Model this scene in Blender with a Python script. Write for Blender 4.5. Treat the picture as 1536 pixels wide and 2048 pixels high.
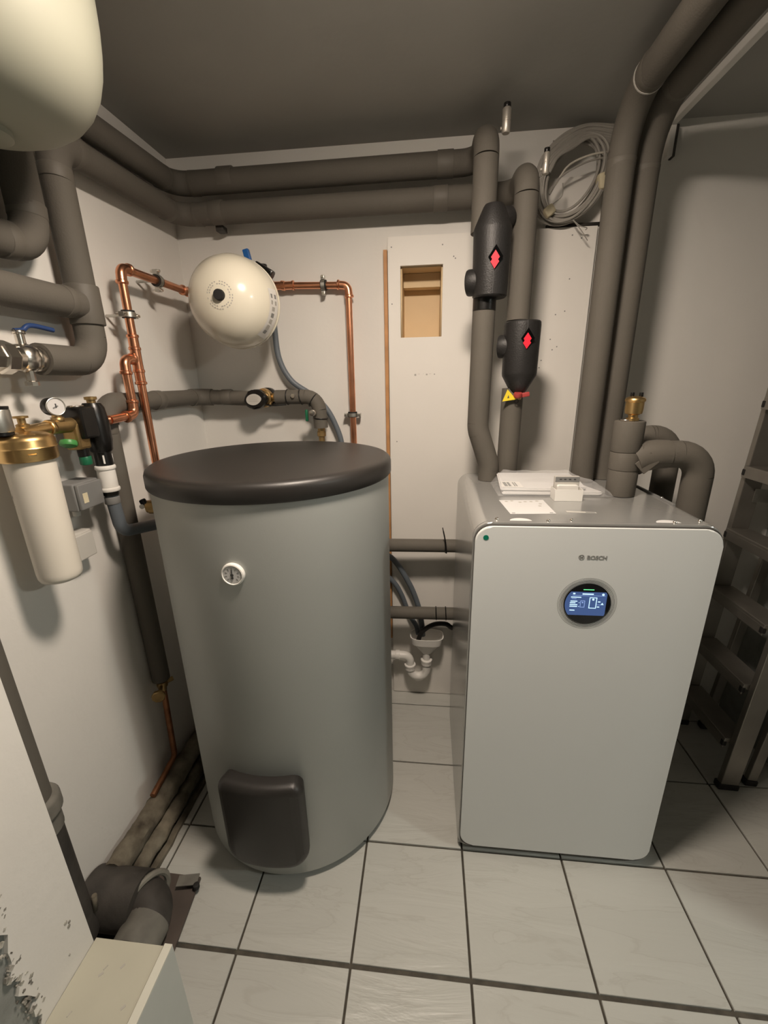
import bpy, bmesh, math, random
from mathutils import Vector, Matrix, noise
R_ = math.radians
random.seed(7)
for o in list(bpy.data.objects): bpy.data.objects.remove(o)
scn = bpy.context.scene
COL = scn.collection

# ------------------------------------------------------------------ camera
CAM_H = 1.434
yaw, pitch, roll = -0.10648, 0.306533, 0.019616
F_ = Vector((math.sin(yaw)*math.cos(pitch), math.cos(yaw)*math.cos(pitch), -math.sin(pitch)))
r_ = Vector((math.cos(yaw), -math.sin(yaw), 0)); d_ = F_.cross(r_)
r2 = r_*math.cos(roll) + d_*math.sin(roll); d2 = -r_*math.sin(roll) + d_*math.cos(roll)
cam = bpy.data.cameras.new('camera'); cam.sensor_fit = 'HORIZONTAL'; cam.sensor_width = 36
cam.lens = 36*835.52/1536; cam.clip_start = .02
camo = bpy.data.objects.new('camera', cam); COL.objects.link(camo)
mw = Matrix((( r2.x, -d2.x, -F_.x, 0), (r2.y, -d2.y, -F_.y, 0), (r2.z, -d2.z, -F_.z, CAM_H), (0,0,0,1)))
camo.matrix_world = mw
scn.camera = camo

# ------------------------------------------------------------------ world, light, exposure
w = bpy.data.worlds.new('world'); scn.world = w; w.use_nodes = True
w.node_tree.nodes['Background'].inputs[0].default_value = (.9, .93, 1, 1)
w.node_tree.nodes['Background'].inputs[1].default_value = .03
LAMP_POS = Vector((0, .64, 2.18)); LAMP_STRENGTH = 210; LAMP_COL = (1, .85, .71)
LAMP2_POS = Vector((2.35, -.12, 2.18)); LAMP2_STRENGTH = 200; LAMP2_COL = (.97, 1, .92)
scn.view_settings.view_transform = 'Standard'; scn.view_settings.look = 'None'
scn.view_settings.gamma = 1; scn.view_settings.use_curve_mapping = False
scn.view_settings.exposure = 0.0

# ------------------------------------------------------------------ materials
def mat(name, col, rough=.5, metal=0, var=0, vscale=8, bump=0, bscale=60, col2=None, emit=None, estr=0, alpha=None, trans=0, aniso=None, coat=0, spec=None, rand=False):
    m = bpy.data.materials.new(name); m.use_nodes = True
    nt = m.node_tree; b = nt.nodes['Principled BSDF']
    b.inputs['Base Color'].default_value = (*col, 1); b.inputs['Roughness'].default_value = rough
    b.inputs['Metallic'].default_value = metal
    if coat: b.inputs['Coat Weight'].default_value = coat; b.inputs['Coat Roughness'].default_value = .08
    if spec is not None: b.inputs['Specular IOR Level'].default_value = spec
    if trans: b.inputs['Transmission Weight'].default_value = trans; b.inputs['IOR'].default_value = 1.1
    if alpha is not None: b.inputs['Alpha'].default_value = alpha
    if emit: b.inputs['Emission Color'].default_value = (*emit, 1); b.inputs['Emission Strength'].default_value = estr
    if var or bump:
        tc = nt.nodes.new('ShaderNodeTexCoord'); src = tc.outputs['Object']
        if rand:
            oi = nt.nodes.new('ShaderNodeObjectInfo'); va = nt.nodes.new('ShaderNodeVectorMath'); va.operation = 'MULTIPLY_ADD'
            cm = nt.nodes.new('ShaderNodeCombineXYZ')
            for k in range(2): nt.links.new(oi.outputs['Random'], cm.inputs[k])
            nt.links.new(cm.outputs[0], va.inputs[0]); va.inputs[1].default_value = (37, 53, 0)
            nt.links.new(src, va.inputs[2]); src = va.outputs[0]
        if var:
            n = nt.nodes.new('ShaderNodeTexNoise'); n.inputs['Scale'].default_value = vscale; n.inputs['Detail'].default_value = 5
            nt.links.new(src, n.inputs['Vector'])
            rp = nt.nodes.new('ShaderNodeValToRGB'); rp.color_ramp.elements[0].position = .32; rp.color_ramp.elements[1].position = .68
            c2 = col2 or tuple(min(1, c*(1+var)) for c in col); c1 = tuple(c*(1-var) for c in col) if not col2 else col
            rp.color_ramp.elements[0].color = (*c1, 1); rp.color_ramp.elements[1].color = (*c2, 1)
            nt.links.new(n.outputs['Fac'], rp.inputs['Fac']); nt.links.new(rp.outputs[0], b.inputs['Base Color'])
        if bump:
            n2 = nt.nodes.new('ShaderNodeTexNoise'); n2.inputs['Scale'].default_value = bscale; n2.inputs['Detail'].default_value = 4
            nt.links.new(src, n2.inputs['Vector'])
            bp = nt.nodes.new('ShaderNodeBump'); bp.inputs['Strength'].default_value = bump; bp.inputs['Distance'].default_value = .004
            nt.links.new(n2.outputs['Fac'], bp.inputs['Height']); nt.links.new(bp.outputs[0], b.inputs['Normal'])
    return m
M = {}
M['wall'] = mat('white_plaster', (.74,.72,.68), .85, var=.03, vscale=3, bump=.25, bscale=35)
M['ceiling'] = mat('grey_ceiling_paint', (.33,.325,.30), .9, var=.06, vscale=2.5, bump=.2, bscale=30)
M['panel'] = mat('white_board', (.80,.77,.72), .6, var=.02, vscale=4, bump=.08, bscale=40)
M['grout'] = mat('grout', (.075,.066,.052), .95, var=.25, vscale=40, bump=.3, bscale=120)
M['ins'] = mat('grey_foam_insulation', (.112,.101,.084), .8, var=.06, vscale=6, bump=.15, bscale=220)
M['ins_band'] = mat('grey_insulation_tape', (.120,.108,.090), .6, var=.05, vscale=9, bump=.1, bscale=120)
M['tank'] = mat('silver_foil_jacket', (.455,.470,.450), .50, .35, var=.03, vscale=2, bump=.04, bscale=300)
M['lid'] = mat('dark_plastic', (.022,.0195,.0175), .42, var=.05, vscale=5, bump=.06, bscale=400)
M['black'] = mat('black_plastic', (.007,.0065,.006), .30, bump=.04, bscale=300)
M['blackfoam'] = mat('black_foam_shell', (.016,.015,.0145), .50, var=.1, vscale=12, bump=.25, bscale=260)
M['cab'] = mat('silver_sheet_metal', (.44,.44,.425), .19, .55, var=.02, vscale=3)
M['front'] = mat('white_glass_front', (.70,.715,.705), .50, bump=.02, bscale=500)
M['darkgap'] = mat('dark_gasket', (.05,.045,.04), .6, bump=.05)
M['copper'] = mat('copper', (.78,.36,.21), .30, 1, var=.12, vscale=20)
M['oldcopper'] = mat('tarnished_copper', (.35,.16,.08), .5, .8, var=.3, vscale=25)
M['brass'] = mat('brass', (.72,.49,.22), .32, 1, var=.08, vscale=20)
M['oldbrass'] = mat('tarnished_brass', (.42,.29,.13), .42, .9, var=.2, vscale=30)
M['chrome'] = mat('nickel_plated', (.72,.68,.62), .25, 1, var=.05, vscale=30)
M['nickel'] = mat('satin_nickel', (.62,.58,.52), .45, .75, var=.06, vscale=30)
M['steel'] = mat('zinc_steel', (.55,.54,.50), .4, 1, var=.1, vscale=30)
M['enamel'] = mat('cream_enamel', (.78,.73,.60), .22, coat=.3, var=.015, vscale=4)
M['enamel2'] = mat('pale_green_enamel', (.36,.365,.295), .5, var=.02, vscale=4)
M['white'] = mat('white_plastic', (.78,.76,.72), .4, bump=.02, bscale=200)
M['cream'] = mat('cream_canister', (.76,.71,.62), .38, var=.02, vscale=5)
M['greyp'] = mat('grey_plastic', (.20,.20,.195), .45, var=.04, vscale=9)
M['lightgrey'] = mat('light_grey_plastic', (.52,.50,.46), .5, var=.03, vscale=9)
M['hose'] = mat('blue_grey_hose', (.115,.135,.155), .5, var=.05, vscale=15)
M['cable'] = mat('grey_cable_sheath', (.34,.32,.285), .55, var=.08, vscale=10)
M['cablelight'] = mat('white_cable_sheath', (.62,.58,.50), .55, var=.05, vscale=10)
M['tape'] = mat('masking_tape', (.62,.55,.38), .7, var=.1, vscale=20)
M['red'] = mat('red_plastic', (.75,.02,.045), .45, var=.05, vscale=30)
M['darkred'] = mat('dull_red_plastic', (.38,.05,.045), .5, var=.08, vscale=30)
M['yellow'] = mat('yellow_tag', (.80,.62,.03), .5, var=.04, vscale=20)
M['blue'] = mat('blue_coated_lever', (.02,.05,.16), .4, var=.05, vscale=30)
M['brightblue'] = mat('blue_plastic', (.02,.13,.42), .4, var=.05, vscale=30)
M['green'] = mat('green_plastic', (.06,.26,.065), .4, var=.08, vscale=30)
M['darkgreen'] = mat('dark_green_plastic', (.01,.13,.06), .4, var=.05, vscale=30)
M['led'] = mat('green_sticker', (0,.17,.10), .4)
M['deepblack'] = mat('deep_black_recess', (.002,.002,.002), .9, spec=.05)
M['ink'] = mat('dark_ink', (.05,.05,.05), .6)
M['greyink'] = mat('grey_ink', (.22,.22,.21), .6)
M['paleink'] = mat('pale_grey_print', (.42,.40,.36), .6)
M['paper'] = mat('white_paper', (.64,.63,.62), .7, var=.01, vscale=6)
M['alu'] = mat('brushed_aluminium', (.33,.31,.28), .42, .85, var=.08, vscale=12)
M['wood'] = mat('pine_batten', (.50,.25,.10), .6, var=.2, vscale=14)
M['woodbox'] = mat('pale_wood_lining', (.72,.55,.33), .65, var=.05, vscale=5)
M['castiron'] = mat('tarred_drain_pipe', (.052,.046,.040), .62, var=.35, vscale=14, bump=.3, bscale=60)
M['brownboard'] = mat('dark_brown_sheet', (.075,.058,.048), .6, var=.25, vscale=10)
M['greysleeve'] = mat('worn_grey_coupling', (.15,.142,.122), .7, var=.25, vscale=16)
M['tapegrey'] = mat('dull_duct_tape', (.20,.19,.16), .6, var=.15, vscale=20)
M['dirty'] = mat('flaking_painted_pipe', (.045,.034,.022), .9, var=.5, vscale=13, col2=(.27,.24,.18), bump=1, bscale=45)
M['mortar'] = mat('crumbling_mortar', (.06,.05,.035), .95, var=.5, vscale=22, col2=(.25,.22,.17), bump=1, bscale=50)
M['boxwhite'] = mat('yellowed_white_paint', (.47,.455,.37), .6, var=.04, vscale=7)
M['boxtrim'] = mat('white_edge_paint', (.62,.61,.53), .5, var=.03, vscale=9)
M['boxside'] = mat('painted_grey_white', (.50,.52,.49), .6, var=.03, vscale=7)
M['greyrender'] = mat('grey_cement_render', (.24,.25,.235), .9, var=.15, vscale=12, bump=.4, bscale=50)
M['crumb'] = mat('broken_plaster_edge', (.10,.09,.075), .95, var=.6, vscale=40, col2=(.55,.53,.47), bump=1, bscale=60)
M['screen'] = mat('lit_blue_screen', (.01,.01,.02), .2, emit=(.09,.17,.42), estr=.55)
M['screendark'] = mat('black_display_glass', (.008,.008,.009), .12)
M['uiwhite'] = mat('lit_display_icons', (.1,.1,.1), .3, emit=(.55,.80,1), estr=1.3)
M['uidim'] = mat('lit_display_icons_dim', (.1,.1,.1), .3, emit=(.30,.45,.85), estr=.9)
M['uigreen'] = mat('lit_green_bar', (.1,.1,.1), .3, emit=(.15,1,.35), estr=1.0)
M['film'] = mat('clear_film', (.95,.95,.95), .10, alpha=.16)
M['rubber'] = mat('black_rubber', (.012,.011,.010), .7)
M['lampbase'] = mat('white_lamp_base', (.7,.7,.7), .5)
M['lampglow2'] = mat('cool_lamp_diffuser', (.9,.9,.9), .5, emit=LAMP2_COL, estr=LAMP2_STRENGTH)
M['lampglow'] = mat('lamp_diffuser', (.9,.9,.9), .5, emit=LAMP_COL, estr=LAMP_STRENGTH)

def tile_material():
    m = bpy.data.materials.new('marbled_floor_tile'); m.use_nodes = True
    nt = m.node_tree; b = nt.nodes['Principled BSDF']; L = nt.links.new
    tc = nt.nodes.new('ShaderNodeTexCoord'); oi = nt.nodes.new('ShaderNodeObjectInfo')
    cm = nt.nodes.new('ShaderNodeCombineXYZ'); L(oi.outputs['Random'], cm.inputs[0]); L(oi.outputs['Random'], cm.inputs[1])
    va = nt.nodes.new('ShaderNodeVectorMath'); va.operation = 'MULTIPLY_ADD'; L(cm.outputs[0], va.inputs[0]); va.inputs[1].default_value = (41, 67, 0); L(tc.outputs['Object'], va.inputs[2])
    mp = nt.nodes.new('ShaderNodeMapping'); mp.inputs['Rotation'].default_value = (0,0,R_(38)); mp.inputs['Scale'].default_value = (1.6, 8, 1); L(va.outputs[0], mp.inputs['Vector'])
    n = nt.nodes.new('ShaderNodeTexNoise'); n.inputs['Scale'].default_value = 1.6; n.inputs['Detail'].default_value = 6; n.inputs['Distortion'].default_value = .9; L(mp.outputs[0], n.inputs['Vector'])
    rp = nt.nodes.new('ShaderNodeValToRGB')
    e = rp.color_ramp.elements; e[0].position = .30; e[0].color = (.485,.485,.450,1); e[1].position = .70; e[1].color = (.50,.50,.465,1)
    x = e.new(.485); x.color = (.480,.480,.445,1); x = e.new(.5); x.color = (.445,.440,.405,1); x = e.new(.515); x.color = (.49,.49,.455,1)
    L(n.outputs['Fac'], rp.inputs['Fac']); L(rp.outputs[0], b.inputs['Base Color'])
    bp = nt.nodes.new('ShaderNodeBump'); bp.inputs['Strength'].default_value = .55; bp.inputs['Distance'].default_value = .010
    L(n.outputs['Fac'], bp.inputs['Height']); L(bp.outputs[0], b.inputs['Normal'])
    b.inputs['Roughness'].default_value = .34
    return m
M['tile'] = tile_material()

# ------------------------------------------------------------------ helpers
ROOT = {}
def setp(o, label=None, cat=None, group=None, kind=None):
    if label: o['label'] = label
    if cat: o['category'] = cat
    if group: o['group'] = group
    if kind: o['kind'] = kind
    return o
def thing(name, label, cat, loc=(0,0,0), group=None):
    o = bpy.data.objects.new(name, None); COL.objects.link(o); o.location = loc; o.empty_display_size = .05
    setp(o, label, cat, group); ROOT[o.name] = Vector(loc); return o
def obj(name, bm, m, parent=None, label=None, loc=None, sharp=40, flat=False):
    """links a bmesh (world coordinates) as one object; children are stored relative to their thing's base"""
    me = bpy.data.meshes.new(name)
    off = None
    if parent is not None: off = ROOT[parent.name]
    elif loc is not None: off = Vector(loc)
    if off is not None: bmesh.ops.translate(bm, verts=bm.verts, vec=-off)
    bmesh.ops.recalc_face_normals(bm, faces=bm.faces)
    bm.faces.index_update(); bm.faces.ensure_lookup_table(); flags = []
    ar = [f.calc_area() for f in bm.faces]
    for f in bm.faces:
        nbr = [ar[g.index] for e in f.edges for g in e.link_faces if g is not f]
        flags.append(not (len(f.verts) > 6 or (nbr and max(nbr) < .35*ar[f.index])))
    bm.to_mesh(me); bm.free()
    me.set_sharp_from_angle(angle=R_(sharp))
    for p, fl_ in zip(me.polygons, flags): p.use_smooth = fl_ and not flat
    me.materials.append(M[m] if isinstance(m, str) else m)
    o = bpy.data.objects.new(name, me); COL.objects.link(o)
    if parent is not None:
        o.parent = parent; ROOT[o.name] = off
    elif off is not None: o.location = off; ROOT[o.name] = off
    else: ROOT[o.name] = Vector((0,0,0))
    if label: o['label'] = label
    return o
def nb(): return bmesh.new()
def V(*a): return Vector(a)
def basis(ax):
    ax = Vector(ax).normalized()
    up = Vector((0,0,1)) if abs(ax.z) < .9 else Vector((1,0,0))
    u = up.cross(ax).normalized(); v = ax.cross(u); return u, v, ax
def box(lo, hi, bev=0, bm=None, seg=2):
    bm = bm or nb()
    lo = Vector(lo); hi = Vector(hi)
    r = bmesh.ops.create_cube(bm, size=1)
    vs = r['verts']
    for v in vs: v.co = Vector(((lo.x+hi.x)/2+v.co.x*(hi.x-lo.x), (lo.y+hi.y)/2+v.co.y*(hi.y-lo.y), (lo.z+hi.z)/2+v.co.z*(hi.z-lo.z)))
    if bev:
        es = list({e for v in vs for e in v.link_edges})
        bmesh.ops.bevel(bm, geom=es, offset=bev, segments=seg, affect='EDGES', profile=.5)
    return bm
def obox(c, sx, sy, sz, u, v, wv, bev=0, bm=None):
    """oriented box, axes u v w"""
    bm = bm or nb(); r = bmesh.ops.create_cube(bm, size=1); vs = r['verts']; c = Vector(c)
    for q in vs: q.co = c + u*(q.co.x*sx) + v*(q.co.y*sy) + wv*(q.co.z*sz)
    if bev:
        es = list({e for q in vs for e in q.link_edges}); bmesh.ops.bevel(bm, geom=es, offset=bev, segments=2, affect='EDGES', profile=.5)
    return bm
def lathe(prof, o, ax=(0,0,1), seg=32, bm=None, a0=0, a1=None):
    """prof: (radius, distance along axis)"""
    bm = bm or nb(); u, v, ax = basis(ax); o = Vector(o)
    full = a1 is None
    n = seg; rings = []
    for (r, h) in prof:
        c = o + ax*h
        if r < 1e-6: rings.append([bm.verts.new(c)]); continue
        ring = []
        for i in range(n if full else n+1):
            a = (2*math.pi*i/n) if full else a0+(a1-a0)*i/n
            ring.append(bm.verts.new(c + u*(r*math.cos(a)) + v*(r*math.sin(a))))
        rings.append(ring)
    for A, B in zip(rings[:-1], rings[1:]):
        m = max(len(A), len(B)); cnt = m if full else m-1
        for i in range(cnt):
            j = (i+1) % m
            if len(A) == 1 and len(B) == 1: continue
            if len(A) == 1: bm.faces.new((A[0], B[i], B[j]))
            elif len(B) == 1: bm.faces.new((A[i], A[j], B[0]))
            else: bm.faces.new((A[i], A[j], B[j], B[i]))
    if full:
        if len(rings[0]) > 1: bm.faces.new(rings[0])
        if len(rings[-1]) > 1: bm.faces.new(rings[-1])
    return bm
def cyl(o, ax, r, h, seg=28, bev=0, bm=None):
    if bev: return lathe([(0,0),(r-bev,0),(r-bev*.3,bev*.3),(r,bev),(r,h-bev),(r-bev*.3,h-bev*.3),(r-bev,h),(0,h)], o, ax, seg, bm)
    return lathe([(r,0),(r,h)], o, ax, seg, bm)
def tube(pts, r, seg=20, bm=None, cap=True):
    bm = bm or nb(); pts = [Vector(p) for p in pts]; n = len(pts)
    rr = r if isinstance(r, (list, tuple)) else [r]*n
    tans = []
    for i in range(n):
        t = (pts[min(i+1, n-1)]-pts[max(i-1, 0)]).normalized(); tans.append(t)
    u, v, _ = basis(tans[0]); rings = []
    for i in range(n):
        if i:
            q = tans[i-1].rotation_difference(tans[i]); u = q @ u
        t = tans[i]; u = (u - t*u.dot(t)).normalized(); v = t.cross(u)
        rings.append([bm.verts.new(pts[i] + u*(rr[i]*math.cos(2*math.pi*k/seg)) + v*(rr[i]*math.sin(2*math.pi*k/seg))) for k in range(seg)])
    for A, B in zip(rings[:-1], rings[1:]):
        for k in range(seg):
            j = (k+1) % seg; bm.faces.new((A[k], A[j], B[j], B[k]))
    if cap: bm.faces.new(rings[0]); bm.faces.new(rings[-1])
    return bm
def spline(pts, n=10):
    pts = [Vector(p) for p in pts]; out = []
    P = [pts[0]*2-pts[1]] + pts + [pts[-1]*2-pts[-2]]
    for i in range(1, len(P)-2):
        for k in range(n):
            t = k/n; a, b, c, d = P[i-1], P[i], P[i+1], P[i+2]
            out.append(.5*((2*b) + (c-a)*t + (2*a-5*b+4*c-d)*t*t + (3*b-a-3*c+d)*t**3))
    out.append(pts[-1]); return out
def route(pts, R, n=8):
    """polyline with rounded corners -> list of ('s',[p,q]) and ('e',[arc points])"""
    pts = [Vector(p) for p in pts]; out = []; cur = pts[0]
    for i in range(1, len(pts)-1):
        p = pts[i]; a = (pts[i-1]-p).normalized(); b = (pts[i+1]-p).normalized()
        ang = a.angle(b); t = R/math.tan(ang/2)
        t = min(t, (pts[i-1]-p).length*.49 if i > 1 else (pts[i-1]-p).length*.95, (pts[i+1]-p).length*.49 if i < len(pts)-2 else (pts[i+1]-p).length*.95)
        rad = t*math.tan(ang/2); s = p+a*t; e = p+b*t
        c = p + (a+b).normalized()*(rad/math.sin(ang/2))
        if (s-cur).length > .002: out.append(('s', [cur, s]))
        sv = s-c; ev = e-c; tot = sv.angle(ev); axis = sv.cross(ev).normalized()
        out.append(('e', [c + Matrix.Rotation(tot*k/n, 3, axis) @ sv for k in range(n+1)])); cur = e
    if (pts[-1]-cur).length > .002: out.append(('s', [cur, pts[-1]]))
    return out
def pipe(root, pts, r, m, R=.08, sec='pipe_section', elb='elbow', band=None, er=1.0, bandm='ins_band', bw=.028, br=1.03, skip=()):
    segs = route(pts, R); ne = -1
    for k, (kind, q) in enumerate(segs):
        if kind == 's': obj(sec, tube(q, r, 28), m, root)
        else:
            obj(elb, tube(q, r*er, 28), m, root); ne += 1
            if band and ne not in skip:
                for (e, nx) in ((q[0], q[1]), (q[-1], q[-2])):
                    t = (e-nx).normalized(); obj(band, cyl(e-t*.002, t, r*br, bw, 28, .002), bandm, root)
    return segs
def torus(o, ax, R, r, seg=36, sec=10, bm=None):
    bm = bm or nb(); u, v, ax = basis(ax); o = Vector(o); rings = []
    for i in range(seg):
        a = 2*math.pi*i/seg; d = u*math.cos(a)+v*math.sin(a)
        rings.append([bm.verts.new(o + d*(R+r*math.cos(2*math.pi*k/sec)) + ax*(r*math.sin(2*math.pi*k/sec))) for k in range(sec)])
    for i in range(seg):
        A = rings[i]; B = rings[(i+1) % seg]
        for k in range(sec):
            j = (k+1) % sec; bm.faces.new((A[k], A[j], B[j], B[k]))
    return bm
def rrect(x0, x1, z0, z1, r, n=8):
    if not isinstance(r, (tuple, list)): r = (r, r, r, r)   # bl br tr tl
    P = []
    for (cx, cz, a0, q) in ((x0+r[0], z0+r[0], 180, r[0]), (x1-r[1], z0+r[1], 270, r[1]), (x1-r[2], z1-r[2], 0, r[2]), (x0+r[3], z1-r[3], 90, r[3])):
        for k in range(n+1):
            a = R_(a0+90*k/n); P.append((cx+q*math.cos(a), cz+q*math.sin(a)))
    return P
def extrude_xz(P, y0, y1, bm=None, bev=0):
    bm = bm or nb()
    A = [bm.verts.new((x, y0, z)) for x, z in P]; B = [bm.verts.new((x, y1, z)) for x, z in P]; n = len(P)
    f0 = bm.faces.new(A); bm.faces.new(B)
    for i in range(n): bm.faces.new((A[i], A[(i+1) % n], B[(i+1) % n], B[i]))
    if bev: bmesh.ops.bevel(bm, geom=list(f0.edges), offset=bev, segments=2, affect='EDGES', profile=.5)
    return bm
def poly_prism(P, d, bm=None):
    """P: 3-D polygon, d: thickness vector"""
    bm = bm or nb(); d = Vector(d)
    A = [bm.verts.new(Vector(p)) for p in P]; B = [bm.verts.new(Vector(p)+d) for p in P]; n = len(P)
    bm.faces.new(A); bm.faces.new(B)
    for i in range(n): bm.faces.new((A[i], A[(i+1) % n], B[(i+1) % n], B[i]))
    return bm
def text_mesh(body, size, origin, u, v, thick=.0006, shear=0, bold=0, align='LEFT'):
    c = bpy.data.curves.new('lettering', 'FONT'); c.body = body; c.size = size; c.shear = shear; c.offset = bold; c.extrude = thick/2; c.align_x = align; c.resolution_u = 3
    o = bpy.data.objects.new('lettering_tmp', c); COL.objects.link(o)
    bpy.context.view_layer.update()
    me = bpy.data.meshes.new_from_object(o); bpy.data.objects.remove(o)
    bm = nb(); bm.from_mesh(me); bpy.data.meshes.remove(me); n_ = u.cross(v)
    for q in bm.verts: q.co = Vector(origin) + u*q.co.x + v*q.co.y + n_*q.co.z
    return bm

# ------------------------------------------------------------------ setting
XL, XR, YB, ZC, YF = -.917, 1.32, 1.671, 2.18, -1.7
def struct(o): o['kind'] = 'structure'; return o
fl = struct(obj('floor', box((XL-.1, YF, -.06), (3.6, YB+.1, -.006)), 'grout'))
px, py = .305, .3065
xs = [.1255+px*k for k in range(-3, 5)]; ys = [.657+py*k for k in range(-8, 4)]
xcells = [(-.852, xs[0])] + [(xs[i], xs[i+1]) for i in range(len(xs)-1)]
xcells[-1] = (xcells[-1][0], XR); ycells = [(YF, ys[0])] + [(ys[i], ys[i+1]) for i in range(len(ys)-1)] + [(ys[-1], YB)]
tile_cache = {}
for (a, b) in xcells:
    for (c, d) in ycells:
        if a > XR: continue
        lo, hi = (.0055 if abs(c-.657) < .02 else .003), (.0055 if abs(d-.657) < .02 else .003)
        sx, sy = b-a-.006, d-c-lo-hi
        if sy < .01 or sx < .01: continue
        key = (round(sx, 3), round(sy, 3))
        ctr = Vector(((a+b)/2, (c+lo+d-hi)/2, 0))
        if key not in tile_cache:
            t = obj('tile', box((-sx/2, -sy/2, -.02), (sx/2, sy/2, 0), .0012, seg=1), 'tile'); tile_cache[key] = t.data
        else:
            t = bpy.data.objects.new('tile', tile_cache[key]); COL.objects.link(t)
        t.parent = fl; t.location = ctr + Vector((0, 0, random.uniform(-.0004, .0004)))
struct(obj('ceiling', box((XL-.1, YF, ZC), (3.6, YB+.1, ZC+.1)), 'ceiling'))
# back wall with two recesses
H1 = (-.106, .050, 1.572, 1.822); H2 = (.385, .565, 1.905, 2.150)
def holed(x0, x1, z0, z1, holes, y0, y1):
    bm = nb(); X = sorted({x0, x1, *[h[0] for h in holes], *[h[1] for h in holes]}); Z = sorted({z0, z1, *[h[2] for h in holes], *[h[3] for h in holes]})
    for i in range(len(X)-1):
        for j in range(len(Z)-1):
            mx, mz = (X[i]+X[i+1])/2, (Z[j]+Z[j+1])/2
            if any(h[0] < mx < h[1] and h[2] < mz < h[3] for h in holes): continue
            box((X[i], y0, Z[j]), (X[i+1], y1, Z[j+1]), bm=bm)
    bmesh.ops.remove_doubles(bm, verts=bm.verts, dist=1e-5)
    seen = {}; dead = []
    for f in bm.faces:
        k = tuple(round(c, 4) for c in f.calc_center_median())
        if k in seen: dead += [f, seen[k]]
        seen[k] = f
    bmesh.ops.delete(bm, geom=list(set(dead)), context='FACES')
    bmesh.ops.dissolve_limit(bm, angle_limit=.01, verts=bm.verts, edges=bm.edges)
    return bm
struct(obj('wall_back', holed(XL-.1, XR+.1, -.02, ZC, [H1, H2], YB, YB+.14), 'wall', flat=True))
struct(obj('wall_left', box((XL-.1, YF, -.02), (XL, YB, ZC)), 'wall'))
bm = box((XR, .56, -.02), (XR+.1, YB, ZC)); box((XR, YF, -.02), (XR+.1, -.42, ZC), bm=bm); box((XR, -.42, 2.02), (XR+.1, .56, ZC), bm=bm)
struct(obj('wall_right', bm, 'greyrender', flat=True))
X2 = 3.5
struct(obj('wall_beyond', box((X2, YF, -.02), (X2+.1, YB, ZC)), 'wall'))
struct(obj('wall_side', box((XR+.1, YB, -.02), (X2, YB+.1, ZC)), 'wall'))
struct(obj('wall_front', box((XL-.1, YF-.1, -.02), (3.6, YF, ZC)), 'greyrender'))
# linings of the recesses
t = thing('wall_niche', 'wood-lined rectangular opening in the white board left of the black strainer', 'niche', (H1[0], YB, H1[2]))
h = H1
obj('back_lining', box((h[0]-.01, YB+.142, h[2]-.01), (h[1]+.01, YB+.15, h[3]+.01)), 'woodbox', t)
obj('top_lining', box((h[0]+.001, YB+.002, h[3]-.012), (h[1]-.001, YB+.14, h[3]-.001)), 'woodbox', t)
obj('bottom_lining', box((h[0]+.001, YB+.002, h[2]+.001), (h[1]-.001, YB+.14, h[2]+.01)), 'woodbox', t)
obj('side_lining', box((h[0]+.001, YB+.002, h[2]+.011), (h[0]+.009, YB+.14, h[3]-.013)), 'woodbox', t)
obj('side_lining', box((h[1]-.009, YB+.002, h[2]+.011), (h[1]-.001, YB+.14, h[3]-.013)), 'woodbox', t)
obj('shelf_rail', box((h[0]+.010, YB+.085, h[3]-.060), (h[1]-.010, YB+.139, h[3]-.013)), 'woodbox', t)
t = thing('cable_niche', 'white plastered cable recess behind the coil near the ceiling', 'niche', (H2[0], YB, H2[2]))
h = H2
obj('back_lining', box((h[0]+.0005, YB+.045, h[2]+.0005), (h[1]-.0005, YB+.139, h[3]-.0005)), 'wall', t)
obj('ledge', box((h[0]+.002, YB+.018, h[2]+.013), (h[1]-.002, YB+.0445, h[2]+.150)), 'panel', t)
obj('dark_sill', box((h[0]+.002, YB-.006, h[2]+.001), (h[1]-.002, YB+.044, h[2]+.012)), 'castiron', t)
# cable trunk strip on the ceiling, with its short drop down the back wall
struct(obj('trim_1', box((.722, -1.0, 2.158), (.742, 1.655, 2.1799), .002), 'wall'))
struct(obj('trim_2', box((.7425, 1.645, 2.075), (.7485, 1.6705, 2.157)), 'darkgap'))
struct(obj('trim_3', box((.728, 1.648, 2.078), (.7420, 1.6705, 2.157)), 'wall'))

# near pillar at the lower left, with its broken plaster edge
t = struct(obj('wall_corner', box((-.76, .20, -.02), (-.674, .484, ZC)), 'greyrender'))
bm = nb(); P = []
z = 0.0; pts = []
while z < ZC:
    pts.append((.372+random.uniform(-.012, .012) + .008*math.sin(z*9), z)); z += random.uniform(.010, .03)
P = [(-.674, y, zz) for y, zz in pts] + [(-.674, .486, ZC), (-.674, .486, 0)]
pl = obj('plaster_coat', poly_prism(P, (.007, 0, 0)), 'wall', t, 'white plaster layer with a ragged broken edge', flat=True)
bm = nb()
for k in range(130):
    zz = random.uniform(.3, .75); y = .372+.008*math.sin(zz*9)+random.uniform(-.014, .016)
    s = random.uniform(.0015, .0045); a = random.uniform(0, 3)
    obox((-.668, y, zz), s, s*random.uniform(.8, 2), s*random.uniform(.6, 1.6), V(1,0,0), V(0, math.cos(a), math.sin(a)), V(0, -math.sin(a), math.cos(a)), bm=bm)
o = obj('plaster_crumbs', bm, 'crumb', t); o['kind'] = 'stuff'
bm = nb()
for (y, zz, s) in ((.452, .47, .004), (.458, .462, .003), (.455, .455, .0035), (.44, .40, .002)):
    lathe([(0,0),(s,0),(s*.7,.0016),(0,.002)], (-.667, y, zz), (1,0,0), 7, bm)
obj('chip', bm, 'crumb', t)

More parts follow.
